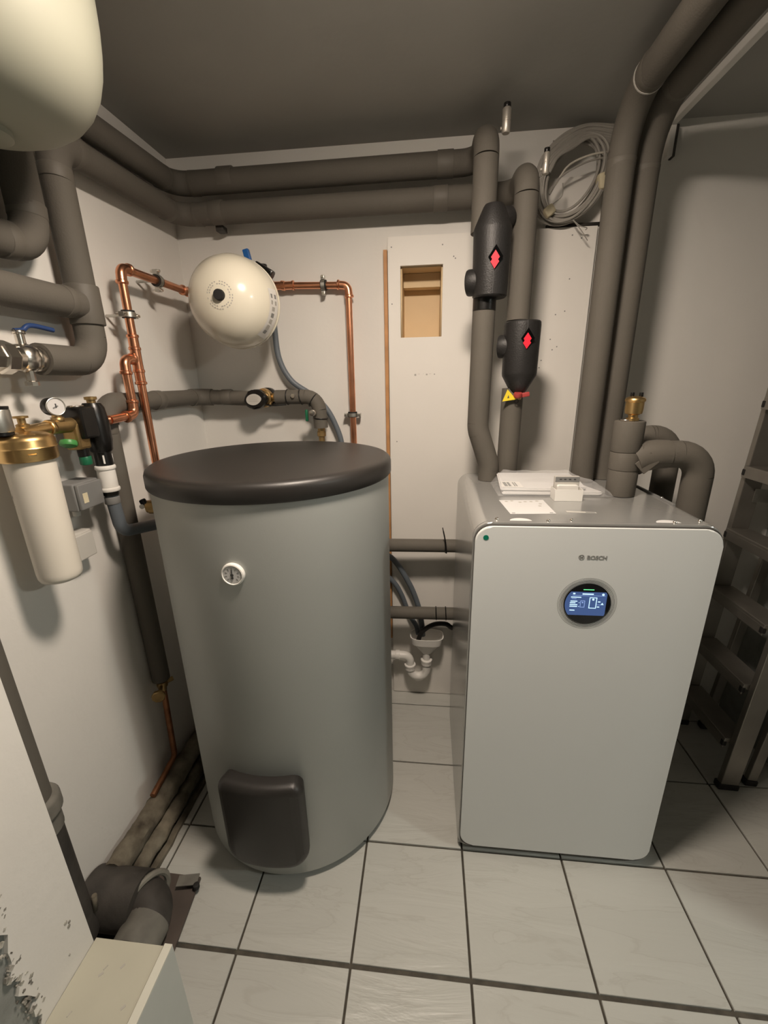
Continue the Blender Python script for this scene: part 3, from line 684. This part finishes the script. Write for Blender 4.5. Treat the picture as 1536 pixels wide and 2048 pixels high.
# ------------------------------------------------------------------ copper pipes
def copper(label, pts, r=.0115, R=.020, joints=()):
    t = thing('copper_pipe', label, 'pipe', tuple(pts[0]))
    segs = route(pts, R)
    for kind, q in segs:
        if kind == 's': obj('pipe_section', tube(q, r, 20), 'copper', t)
        else:
            obj('press_elbow', tube(q, r*1.18, 20), 'copper', t)
            for (e, nx) in ((q[0], q[1]), (q[-1], q[-2])):
                d = (e-nx).normalized()
                obj('press_collar', lathe([(r*1.18,-.002),(r*1.2,.012),(r*1.42,.014),(r*1.42,.020),(r*1.05,.022)], e, d, 22), 'copper', t)
    for (p, d) in joints:
        obj('press_collar', lathe([(r*1.05,-.022),(r*1.42,-.020),(r*1.42,-.014),(r*1.2,-.012),(r*1.2,.012),(r*1.42,.014),(r*1.42,.020),(r*1.05,.022)], p, d, 22), 'copper', t)
    return t
xl = -.847
CL = copper('copper pipe with press fittings from beside the tank up the left wall to the vessel', [(xl,1.218,.95), (xl,1.218,1.742), (xl,1.615,1.742), (-.655,1.615,1.750)], joints=(((xl,1.218,1.55),(0,0,1)), ((xl,1.218,1.455),(0,0,1)), ((xl,1.545,1.742),(0,1,0))))
obj('tee_body', tube([(xl,1.218,1.54),(xl,1.218,1.465)], .0142, 22), 'copper', CL)
CB = copper('short copper branch pipe beside the left copper riser ending at the regulator', [(xl,1.216,1.503), (xl,1.163,1.503), (xl,1.163,1.352), (xl,1.060,1.345)], joints=())
CR = copper('copper pipe from the small vessel right and down behind the tank', [(-.575,1.640,1.766), (-.287,1.640,1.757), (-.290,1.640,.95)], joints=(((-.545,1.640,1.765),(1,0,0)), ((-.505,1.640,1.764),(1,0,0))))
def clamp(p, ax, label, wall):
    ax = Vector(ax); wall = Vector(wall)
    t = thing('pipe_clamp', label, 'pipe clamp', p, 'steel pipe clamps'); side = ax.cross(wall)
    obj('rubber_ring', cyl(Vector(p)-ax*.008, ax, .0175, .020, 22), 'rubber', t)
    obj('steel_ring', cyl(Vector(p)-ax*.006, ax, .0190, .013, 22), 'steel', t)
    for s in (-1, 1):
        e = obj('ear', obox(Vector(p)+side*(s*.025), .013, .013, .016, side, ax, wall, .001), 'steel', t)
        obj('screw', cyl(Vector(p)+side*(s*.027)-wall*.014, wall, .0042, .030, 10), 'chrome', e)
    obj('stud', cyl(Vector(p)+wall*.016, wall, .004, .052 if wall.x else .014, 10), 'steel', t)
clamp((xl,1.385,1.742), (0,1,0), 'steel pipe clamp on the copper run left of the small white vessel', (-1,0,0))
clamp((xl,1.218,1.622), (0,0,1), 'steel pipe clamp halfway up the left copper riser', (-1,0,0))
clamp((-.378,1.640,1.760), (1,0,0), 'steel pipe clamp on the copper run right of the small white vessel', (0,1,0))
clamp((-.290,1.640,1.306), (0,0,1), 'steel pipe clamp on the right copper riser just above the tank lid', (0,1,0))

# ------------------------------------------------------------------ small expansion vessel and its valve
a0_ = V(-.612,1.305,1.680); a1_ = V(-.640,1.60,1.682); ax = (a1_-a0_).normalized()
t = thing('expansion_vessel', 'small round cream-white expansion vessel mounted on the back wall above the tank', 'expansion vessel', tuple(a1_))
prof = [(0,0),(.03,.002),(.058,.010),(.085,.024),(.107,.045),(.124,.072),(.134,.105),(.137,.135),(.137,.152),(.139,.154),(.139,.163),(.136,.165),(.132,.190),(.116,.220),(.087,.243),(.05,.256),(.025,.260),(0,.262)]
obj('shell', lathe(prof, a0_, ax, 56), 'enamel', t)
obj('valve_cap', lathe([(.016,-.004),(.0165,.0),(.015,.016),(.0135,.019),(0,.0195)], a0_+ax*.006, -ax, 24), 'rubber', t, 'black valve cap')
u, v, _ = basis(ax)
for rr_, n0, skip in ((.030, 26, 5), (.037, 30, 7)):
    for k in range(n0):
        if k % skip == 0: continue
        a = 2*math.pi*k/n0; d = u*math.cos(a)+v*math.sin(a); e = ax.cross(d)
        hgt = .002+.010*((rr_-.03)/.028)**1.0 if rr_ > .03 else .0020
        obj('lettering', obox(a0_+ax*(.0016 if rr_ < .033 else .0036)+d*rr_, .0028, .0042, .0008, (d-ax*.28).normalized() if False else d, e, ax), 'paleink', t)
# side label bands
def patch(prof, o, ax, a0, a1, off, seg=14):
    return lathe([(r+off, h) for r, h in prof], o, ax, seg, None, a0, a1)
def ang_of(dirv):
    return math.atan2(dirv.dot(v), dirv.dot(u))
ar = ang_of(V(.9,-.2,-.35)); 
obj('type_label', patch([(.1265,.078),(.1335,.103),(.1372,.132)], a0_, ax, ar-.62, ar+.55, .0007), 'white', t)
for k in range(7):
    b0 = ar-.5+k*.14
    obj('label_print', patch([(.1305,.090),(.1345,.106)] if k > 1 else [(.1285,.085),(.1360,.120)], a0_, ax, b0, b0+(.09 if k != 5 else .12), .0013, 4), 'paleink' if k % 3 else 'greyink', t)
t = thing('shutoff_valve', 'blue and black flow valve half hidden behind the small white vessel', 'valve', (-.605,1.615,1.765))
obj('body', box((-.635,1.600,1.742), (-.563,1.655,1.800), .012), 'black', t)
obj('bonnet', cyl((-.600,1.625,1.79), (.12,-.2,1), .024, .045, 20, .006), 'black', t)
obj('black_lever', obox((-.575,1.60,1.808), .07, .034, .026, V(.85,0,-.5), V(0,1,0), V(.5,0,.85), .006), 'black', t)
obj('blue_knob', obox((-.628,1.590,1.852), .022, .018, .040, V(.97,0,.2), V(0,1,0), V(-.2,0,.97), .004), 'brightblue', t)

# hoses
def hose(label, pts, r=.0105, m='hose'):
    o = obj('hose', tube(spline(pts, 10), r, 16), m, loc=pts[0]); return setp(o, label, 'hose')
hose('blue-grey hose hanging from the small vessel valve down behind the tank', [(-.572,1.635,1.76), (-.570,1.635,1.64), (-.563,1.635,1.52), (-.522,1.635,1.438), (-.450,1.640,1.385), (-.396,1.640,1.336), (-.360,1.640,1.269), (-.338,1.640,1.191), (-.325,1.640,1.05)])
hose('right blue-grey drain hose curving into the white funnel', [(-.25,1.610,.76), (-.145,1.612,.720), (-.070,1.615,.600), (-.030,1.615,.490), (-.014,1.615,.40), (-.010,1.615,.345)], .0115)
hose('left blue-grey drain hose curving into the white funnel', [(-.25,1.630,.70), (-.145,1.630,.605), (-.104,1.632,.535), (-.072,1.635,.440), (-.040,1.630,.385), (-.030,1.625,.345)], .0105)
hose('black hose arching over the rim of the white funnel', [(-.030,1.590,.335), (-.012,1.585,.385), (.035,1.575,.428), (.085,1.572,.436), (.112,1.575,.418), (.150,1.585,.40)], .010, 'rubber')

# funnel trap
t = thing('drain_funnel', 'white plastic drain funnel with a trap low on the back wall', 'drain', (.008,1.60,.12))
bm = nb()
def oval(zc, wx, wy, n=28): return [(.008+wx*(abs(math.cos(a))**.6)*(1 if math.cos(a) > 0 else -1), 1.60+wy*(abs(math.sin(a))**.6)*(1 if math.sin(a) > 0 else -1), zc) for a in [2*math.pi*k/n for k in range(n)]]
prev = None
rings = [oval(.268,.016,.016), oval(.272,.020,.018), oval(.322,.056,.036), oval(.326,.066,.042), oval(.360,.073,.046), oval(.360,.070,.043), oval(.328,.062,.038), oval(.275,.014,.014)]
prev = None
for Rg in rings:
    cur = [bm.verts.new(p) for p in Rg]
    if prev:
        for k in range(len(cur)): j = (k+1) % len(cur); bm.faces.new((prev[k], prev[j], cur[j], cur[k]))
    prev = cur
bm.faces.new(prev)
obj('funnel', bm, 'white', t)
obj('neck', cyl((.008,1.60,.225), (0,0,1), .0165, .045, 24), 'white', t)
obj('union_nut', lathe([(.020,0),(.0235,.002),(.0235,.018),(.0255,.019),(.0255,.026),(.020,.028)], (.008,1.60,.208), (0,0,1), 20), 'white', t)
obj('trap_bend', tube([p for k, q in route([(.008,1.60,.21),(.008,1.60,.142),(-.066,1.60,.142),(-.066,1.60,.19)], .036, 10) for p in q], .0185, 22), 'white', t)
obj('union_nut', lathe([(.020,0),(.0235,.002),(.0235,.018),(.0255,.019),(.0255,.026),(.020,.028)], (-.066,1.60,.178), (0,0,1), 20), 'white', t)
obj('outlet_elbow', tube([p for k, q in route([(-.066,1.60,.20),(-.066,1.60,.249),(-.19,1.60,.249)], .030, 10) for p in q], .0185, 22), 'white', t)
obj('outlet_collar', cyl((-.112,1.60,.249), (-1,0,0), .0215, .020, 22, .002), 'white', t)

# ------------------------------------------------------------------ circulation pump
t = thing('circulation_pump', 'small circulation pump with a black oval head and white label above the tank', 'pump', (-.625,1.6,1.374))
obj('rear_housing', cyl((-.612,1.628,1.378), (0,-1,0), .036, .03, 28, .004), 'black', t)
obj('brass_volute', lathe([(0,0),(.034,0),(.036,.008),(.034,.020),(.026,.024),(0,.024)], (-.618,1.600,1.377), (-.15,-1,0), 28), 'brass', t)
obj('outlet', lathe([(.011,0),(.013,.012),(.0165,.014),(.0165,.026),(.013,.028),(.013,.05)], (-.60,1.6,1.378), (1,0,0), 12), 'oldbrass', t)
obj('inlet', cyl((-.672,1.6,1.377), (1,0,0), .016, .03, 16), 'oldbrass', t)
P = []
for k in range(32):
    a = 2*math.pi*k/32; x = .044*math.cos(a); z_ = .036*math.sin(a)*(1-.25*max(0, math.cos(a))**2) + (.004*math.cos(a))
    P.append((-.638+x, z_+1.373))
hd = obj('motor_head', extrude_xz(P, 1.545, 1.578, bev=.008), 'black', t)
P2 = [(-.638-.004+(x+.638)*.66, 1.373+(z_-1.373)*.56) for x, z_ in P]
obj('label_plate', extrude_xz(P2, 1.5435, 1.5448), 'lightgrey', hd)
for k in range(4): obj('label_print', box((-.660, 1.5428, 1.384-k*.006), (-.628+.004*(k % 2), 1.5434, 1.3855-k*.006)), 'paleink', hd)
obj('power_lead', tube(spline([(-.605,1.57,1.352), (-.575,1.565,1.350), (-.53,1.574,1.352)], 8), .003, 8), 'black', t)

# ------------------------------------------------------------------ filter group on the left wall
fx, fy = -.822, .781
t = thing('water_filter', 'brass-headed domestic water filter with a long cream canister on the left wall', 'water filter', (fx, fy, 1.02))
obj('canister', lathe([(0,1.016),(.030,1.017),(.038,1.021),(.0415,1.029),(.0425,1.04),(.0430,1.20),(.0438,1.292),(0,1.293)], (fx, fy, 0), (0,0,1), 44), 'cream', t)
hd = obj('brass_head', lathe([(0,1.290),(.050,1.290),(.0525,1.294),(.0525,1.314),(.054,1.316),(.0525,1.319),(.0525,1.330),(.0500,1.337),(.040,1.343),(.020,1.347),(0,1.348)], (fx, fy, 0), (0,0,1), 44), 'brass', t)
obj('head_arrow', obox((fx+.043, fy-.031, 1.303), .014, .0015, .004, V(.58,.81,0), V(.81,-.58,0), V(0,0,1)), 'oldbrass', hd)
obj('outlet_arm', tube(spline([(fx-.005, fy, 1.343), (fx-.012, fy+.045, 1.345), (fx-.018, fy+.085, 1.346)], 6), .0135, 18), 'brass', t)
obj('lock_nut', cyl((fx-.018, fy+.080, 1.346), (0,1,0), .0170, .012, 8), 'brass', t)
obj('counter_dial', cyl((fx-.005, fy-.038, 1.350), (0,0,1), .023, .044, 28, .003), 'steel', t); obj('dial_band', cyl((fx-.005, fy-.038, 1.394), (0,0,1), .0225, .005, 28), 'black', t); obj('dial_foot', cyl((fx-.005, fy-.038, 1.344), (0,0,1), .021, .008, 28), 'black', t)
obj('vent_screw', lathe([(.011,0),(.012,.014),(.007,.016),(.007,.026),(.013,.027),(.013,.031),(0,.032)], (fx-.008, fy+.014, 1.346), (0,0,1), 16), 'oldbrass', t)
for k, (z0, z1) in enumerate(((1.222,1.216), (1.200,1.1985))):
    obj('printed_line', lathe([(.0437,z1),(.0437,z0)], (fx, fy, 0), (0,0,1), 6, None, R_(215+90), R_(245+90)), 'paleink', t)
# pressure regulator
rx = -.848
t = thing('pressure_regulator', 'black and brass pressure regulator between the filter and the copper pipe', 'regulator', (rx,.985,1.34))
obj('brass_body', tube([(rx,.872,1.346),(rx,.955,1.345)], [.0165,.0175], 20), 'oldbrass', t)
obj('brass_block', box((rx-.022,.925,1.285), (rx+.018,.965,1.352), .007), 'oldbrass', t)
obj('cartridge_head', box((rx-.024,.935,1.310), (rx+.030,.985,1.385), .006), 'black', t)
obj('handle_wire', torus((rx+.004,.955,1.387), (0,0,1), .016, .0018, 20, 6), 'chrome', t)
obj('bridge', tube([(rx,.975,1.365),(rx,1.02,1.368)], .020, 18), 'black', t)
obj('backflow_body', lathe([(0,1.268),(.022,1.268),(.026,1.272),(.030,1.30),(.030,1.345),(.026,1.380),(.020,1.392),(0,1.392)], (rx,1.012,0), (0,0,1), 28), 'black', t)
obj('top_screw', lathe([(.010,0),(.010,.008),(.014,.009),(.014,.016),(0,.017)], (rx,1.012,1.391), (0,0,1), 14), 'oldbrass', t)
obj('outlet_nut', cyl((rx-.012,1.040,1.344), (-.25,1,0), .014, .022, 8), 'brass', t)
obj('outlet_spigot', tube([(rx-.012,1.055,1.344),(xl,1.066,1.345)], .0120, 14), 'copper', t)
obj('cage', lathe([(.0205,1.232),(.0205,1.268)], (rx,1.012,0), (0,0,1), 24), 'black', t)
for a in range(4):
    d = V(math.cos(R_(90*a-50)), math.sin(R_(90*a-50)), 0); obj('cage_slot', obox(V(rx,1.012,1.250)+d*.0205, .001, .004, .022, d, V(0,0,1).cross(d), V(0,0,1)), 'white', t)
dg = obj('drain_spout', cyl((rx+.004,.947,1.268), (0,0,1), .0125, .028, 18), 'black', t); obj('drain_tip', cyl((rx+.004,.949,1.246), (0,0,1), .0135, .022, 18, .003), 'darkgreen', t)
obj('green_knob', lathe([(0,0),(.017,.002),(.019,.008),(.017,.014),(.008,.018)], (rx+.004,.912,1.312), (.15,-.35,-.9), 9), 'green', t)
# pressure gauge
gc = V(-.838,.893,1.390); gn = V(.94,-.34,.02).normalized(); gu = V(0,0,1).cross(gn).normalized()
t = thing('pressure_gauge', 'round white-faced pressure gauge above the brass regulator pipe', 'gauge', tuple(gc))
obj('case', lathe([(0,-.026),(.0175,-.026),(.0200,-.022),(.0200,.001),(.0185,.003),(.0175,.001),(0,.001)], gc, gn, 32), 'black', t)
obj('bezel', torus(gc+gn*.002, gn, .0188, .0015, 32, 8), 'steel', t)
obj('face', cyl(gc+gn*.0012, gn, .0174, .0006, 30), 'paper', t)
obj('red_mark', obox(gc+gn*.0022-gu*.001+V(0,0,-.001), .012, .0028, .0006, (gu*.9+V(0,0,.4)).normalized(), (V(0,0,.9)-gu*.4).normalized(), gn), 'greyink', t)
obj('needle', obox(gc+gn*.0026+V(0,0,.002), .0025, .009, .0006, gu, V(0,0,1), gn), 'ink', t)
obj('stem', cyl((-.846,.899,1.350), (0,0,1), .010, .024, 14), 'oldbrass', t)
obj('stem_nut', cyl((-.846,.899,1.354), (0,0,1), .0135, .012, 6), 'oldbrass', t)
# white siphon adapter and grey waste pipe
t = thing('drain_adapter', 'white cylindrical drain adapter hanging below the black regulator', 'adapter', (rx,1.005,1.16))
obj('sleeve', cyl((rx+.002,1.008,1.172), (0,0,1), .0215, .055, 28), 'white', t)
for z in (1.163, 1.222): obj('socket_rim', cyl((rx+.002,1.008,z), (0,0,1), .0245, .011, 28, .003), 'white', t)
t = thing('waste_pipe', 'grey plastic waste pipe elbow below the white adapter running behind the tank', 'pipe', (rx,1.008,1.16))
obj('seal_ring', cyl((rx+.002,1.008,1.153), (0,0,1), .020, .010, 24), 'black', t)
obj('drop', tube([p for k, q in route([(rx+.002,1.008,1.153),(rx+.006,1.012,1.045),(rx+.02,1.15,1.020)], .035, 8) for p in q], .0165, 20), 'hose', t)
obj('socket', cyl((rx+.002,1.008,1.128), (0,0,1), .0185, .020, 24, .002), 'greyp', t)
# boxes
t = thing('junction_box', 'grey junction box on the left wall behind the cream filter canister', 'junction box', (XL,.945,1.14))
jb = obj('housing', box((XL+.001,.902,1.136), (XL+.062,.985,1.206), .004), 'greyp', t)
obj('lid', box((XL+.0625,.905,1.139), (XL+.072,.982,1.203), .003), 'greyp', t); obj('lid_label', box((XL+.0722,.915,1.155), (XL+.0728,.930,1.180)), 'tape', t)
obj('cable_gland', cyl((XL+.03,.93,1.118), (0,0,1), .009, .018, 14), 'lightgrey', t)
t = thing('socket_box', 'pale surface socket box low behind the bottom of the cream filter canister', 'socket', (XL,.93,1.0))
obj('housing', box((XL+.001,.885,1.004), (XL+.040,.950,1.078), .004), 'lightgrey', t); obj('cover', box((XL+.0405,.889,1.008), (XL+.047,.946,1.074), .003), 'lightgrey', t)
t = thing('tank_valve', 'small dark valve at the upper left side of the tank', 'valve', (-.79,1.075,1.10))
obj('body', cyl((-.792,1.072,1.092), (1,.2,0), .013, .05, 14, .002), 'oldbrass', t); obj('handle', obox((-.800,1.066,1.112), .018, .012, .026, V(.9,0,.4), V(0,1,0), V(-.4,0,.9), .004), 'black', t); obj('tag', cyl((-.803,1.060,1.104), (.3,-1,0), .007, .003, 12), 'white', t)

# ball valve
t = thing('ball_valve', 'nickel ball valve with a blue lever at the left edge', 'valve', (-.86,.87,1.492))
obj('body', lathe([(.021,0),(.027,.002),(.027,.014),(.024,.016),(.029,.022),(.031,.034),(.029,.046),(.024,.052),(.027,.054),(.027,.066),(.021,.070)], (-.86,.905,1.492), (0,-1,0), 10), 'chrome', t)
obj('far_nut', lathe([(.030,.0),(.033,.002),(.033,.024),(.028,.026),(.028,.05)], (-.86,.834,1.492), (0,-1,0), 8), 'chrome', t)
obj('stem', cyl((-.86,.871,1.515), (0,0,1), .009, .030, 14), 'chrome', t); obj('stem_nut', cyl((-.86,.871,1.540), (0,0,1), .012, .008, 6), 'chrome', t)
obj('blue_lever', tube(spline([(-.86,.862,1.546), (-.858,.880,1.549), (-.856,.900,1.560), (-.855,.955,1.556)], 6), .0052, 10), 'blue', t)
obj('drain_screw', lathe([(.009,0),(.009,.02),(.013,.022),(.013,.030),(0,.031)], (-.855,.868,1.466), (0,0,-1), 8), 'chrome', t)

# ------------------------------------------------------------------ big vessel upper left
bv = V(-.700,.735,0)
t = thing('large_expansion_vessel', 'large pale expansion vessel cut off by the upper left corner', 'expansion vessel', (-.70,.735,1.85))
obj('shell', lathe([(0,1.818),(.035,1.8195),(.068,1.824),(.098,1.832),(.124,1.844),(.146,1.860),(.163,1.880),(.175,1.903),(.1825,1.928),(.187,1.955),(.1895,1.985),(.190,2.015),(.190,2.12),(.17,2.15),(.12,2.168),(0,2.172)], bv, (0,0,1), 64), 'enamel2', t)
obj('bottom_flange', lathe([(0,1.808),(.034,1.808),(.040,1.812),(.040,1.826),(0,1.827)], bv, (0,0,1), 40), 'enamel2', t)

# ------------------------------------------------------------------ floor-level pipes on the left
t = thing('stop_valve', 'old brass stop valve with a round knob at the foot of the left riser', 'valve', (-.886,1.094,.45))
obj('body', lathe([(.011,0),(.011,.012),(.016,.014),(.018,.024),(.016,.034),(.011,.036),(.011,.05)], (-.886,1.094,.440), (0,0,1), 16), 'oldbrass', t)
obj('spindle', cyl((-.886,1.091,.464), (.45,-1,0), .006, .05, 12), 'oldbrass', t)
obj('knob', lathe([(0,.0),(.018,.0),(.021,.003),(.021,.011),(.018,.014),(0,.012)], (-.864,1.042,.464), (.45,-1,0), 9), 'oldbrass', t)
obj('drain_boss', cyl((-.884,1.099,.464), (.6,.8,0), .008, .03, 12), 'oldbrass', t)
t = thing('copper_pipe', 'tarnished copper pipe from the stop valve down to the floor', 'pipe', (-.868,1.073,.46))
pipe(t, [(-.886,1.094,.445), (-.886,1.080,.165), (-.880,.94,.150)], .0095, 'oldcopper', .02)
bm = nb()
def rough_tube(pts, r, amp, seed, n=60, seg=14):
    pts = [Vector(p) for p in pts]; P = [pts[0].lerp(pts[1], i/n) for i in range(n+1)]
    bm = tube(P, r, seg)
    for q in bm.verts: q.co += (q.co-Vector((pts[0].x, q.co.y, pts[0].z))).normalized()*amp*noise.noise(q.co*38+Vector((seed, 0, 0)))
    return bm
o = obj('floor_pipe', rough_tube([(-.876,.745,.105), (-.876,1.66,.105)], .034, .006, 3), 'dirty', loc=(-.876,.815,.0)); setp(o, 'flaking old painted pipe along the foot of the left wall, upper one', 'pipe')
o = obj('floor_pipe', rough_tube([(-.848,.770,.048), (-.848,1.66,.048)], .028, .005, 9), 'dirty', loc=(-.848,.815,.0)); setp(o, 'dark rusty pipe along the floor edge in front of the flaking one', 'pipe')
bm = box((XL+.001,.80,-.005), (-.856,1.668,.066))
bmesh.ops.subdivide_edges(bm, edges=list(bm.edges), cuts=24, use_grid_fill=True)
for q in bm.verts: q.co += Vector((0, 0, .008*noise.noise(q.co*30))) if q.co.z > .03 else Vector((0,0,0))
o = obj('mortar_bed', bm, 'mortar', loc=(-.88,.80,0)); setp(o, 'crumbling mortar bed under the old pipes along the left wall', 'mortar')
bm = box((-.832,.815,-.004), (-.812,1.64,.014)); bmesh.ops.subdivide_edges(bm, edges=list(bm.edges), cuts=20, use_grid_fill=True)
for q in bm.verts: q.co += Vector((.006*noise.noise(q.co*32), 0, .005*noise.noise(q.co*40+Vector((5,0,0)))))
o = obj('mortar_strip', bm, 'dirty', loc=(-.822,.815,0)); setp(o, 'pale broken mortar strip between the old pipes and the floor tiles', 'mortar')
# soil stack with socket
t = thing('soil_stack', 'dark upright drain pipe with a socket behind the near white wall corner', 'drain pipe', (-.862,.600,.08))
obj('upper_pipe', cyl((-.862,.600,.56), (0,0,1), .041, .80, 28), 'ins', t)
obj('socket', lathe([(.042,.47),(.046,.474),(.046,.520),(.054,.526),(.054,.556),(.050,.562),(.042,.565)], (-.862,.600,0), (0,0,1), 28), 'greysleeve', t)
obj('lower_pipe', cyl((-.862,.600,.10), (0,0,1), .043, .375, 28), 'castiron', t)
obj('paint_streak', cyl((-.826,.628,.16), (.1,.1,1), .006, .05, 8), 'dirty', t)
# floor junction
t = thing('drain_junction', 'dark tarred drain junction bending toward the near corner on the floor', 'drain pipe', (-.78,.70,0))
obj('main_pipe', cyl((-.912,.700,.078), (1,0,0), .070, .150, 32), 'castiron', t)
obj('elbow', tube([p for k, q in route([(-.790,.705,.072),(-.728,.705,.066),(-.728,.64,.062)], .045, 10) for p in q], .056, 28), 'castiron', t)
obj('tape_arch', torus((-.762,.712,.070), (1,-.45,0), .062, .0085, 36, 8), 'tapegrey', t)
obj('coupling', lathe([(.054,0),(.058,.003),(.058,.070),(.054,.074)], (-.728,.668,.062), (0,-1,0), 32), 'greysleeve', t)
obj('clamp_ring', torus((-.728,.588,.060), (0,1,0), .054, .005, 36, 8), 'rubber', t)
obj('outlet_pipe', cyl((-.728,.59,.062), (0,-1,0), .050, .09, 28), 'greysleeve', t)
obj('strap', obox((-.690,.786,.031), .060, .030, .004, V(.98,.18,0), V(-.18,.98,0), V(0,0,1), .001), 'greysleeve', t)
obj('strap_end', cyl((-.659,.776,.018), (0,0,1), .009, .016, 14, .003), 'rubber', t)
for (x, y) in ((-.83,.66),(-.845,.655),(-.85,.648),(-.80,.72),(-.82,.64)):
    obj('paint_splash', obox((x, y, .075+math.sqrt(max(0,.0632**2-(y-.705)**2))), .005, .013, .001, V(.9,.4,0), V(-.4,.9,0).normalized(), V(0,0,1)), 'paper', t)
o = obj('floor_sheet', poly_prism([(-.915,.812,.004), (-.665,.808,.004), (-.648,.640,.004), (-.648,.500,.004), (-.915,.500,.004)], (0,0,.009)), 'brownboard', loc=(-.78,.70,.004)); setp(o, 'dark brown sheet on the floor under the drain junction', 'sheet')

# white box against the near corner
t = thing('pipe_casing', 'yellowed white boxed-in casing at the bottom left corner', 'casing', (-.58,.2,0))
obj('top_board', box((-.666,-.10,.333), (-.519,.492,.350), .001), 'boxwhite', t)
obj('side_board', box((-.518,-.10,0), (-.500,.494,.3505), .001), 'boxside', t)
obj('edge_strip', box((-.5165,-.10,.3507), (-.500,.494,.3545), .0005), 'boxtrim', t)
obj('end_board', box((-.665,.478,0), (-.519,.490,.332)), 'boxside', t)
for (x, y, a, m_) in ((-.612,.450,.5,'crumb'), (-.580,.455,.6,'paleink'), (-.614,.440,.9,'paleink'), (-.632,.385,.4,'crumb'), (-.54,.402,.7,'paleink')):
    obj('scuff', obox((x, y, .3503), .0022 if m_ == 'crumb' else .004, .009, .0004, V(math.cos(a), -math.sin(a), 0), V(math.sin(a), math.cos(a), 0), V(0,0,1)), m_, t)

# ------------------------------------------------------------------ step ladder at the right
t = thing('step_ladder', 'folded aluminium step ladder leaning at the right edge beside the cabinet', 'ladder', (1.10,1.40,0))
lean = V(.045,0,1).normalized(); lx = V(1,0,-.045).normalized(); ly = V(0,1,0)
def lp(x, y, z): return V(1.095,0,0) + lx*x + ly*y + lean*z
Hl = 1.62
for y in (1.262, 1.565):
    obj('stile', obox(lp(0, y, .02+Hl/2), .062, .022, Hl, lx, ly, lean, .003), 'alu', t)
    obj('foot', obox(lp(-.002, y, .012), .070, .030, .024, lx, ly, lean, .004), 'rubber', t)
for z in (.195, .425, .655, .885, 1.115, 1.345):
    s = obj('tread', obox(lp(-.006, 1.4135, z), .085, .278, .022, lx, ly, lean, .003), 'alu', t)
    obj('tread_lip', obox(lp(-.047, 1.4135, z-.014), .004, .278, .030, lx, ly, lean, .001), 'alu', s)
    for y in (1.281, 1.546): obj('tread_cap', obox(lp(-.044, y, z-.012), .014, .014, .022, lx, ly, lean, .003), 'rubber', s)
lean2 = V(.075,0,1).normalized(); lx2 = V(1,0,-.075).normalized()
for y in (1.285, 1.545):
    obj('rear_leg', obox(V(1.185,y,0)+lean2*(.02+.75), .034, .020, 1.50, lx2, ly, lean2, .003), 'alu', t)
    obj('foot', obox(V(1.185,y,.012), .042, .028, .024, lx2, ly, lean2, .004), 'rubber', t)
for z in (.35, .95): obj('rear_brace', obox(V(1.185,1.415,0)+lean2*z, .012, .24, .045, lx2, ly, lean2, .002), 'alu', t)
obj('platform', obox(lp(.045,1.4135,1.60), .16, .30, .03, lx, ly, lean, .004), 'alu', t)
for y in (1.276, 1.551): obj('hinge_plate', obox(lp(.055, y, 1.02), .09, .004, .05, lx, ly, lean, .001), 'steel', t)
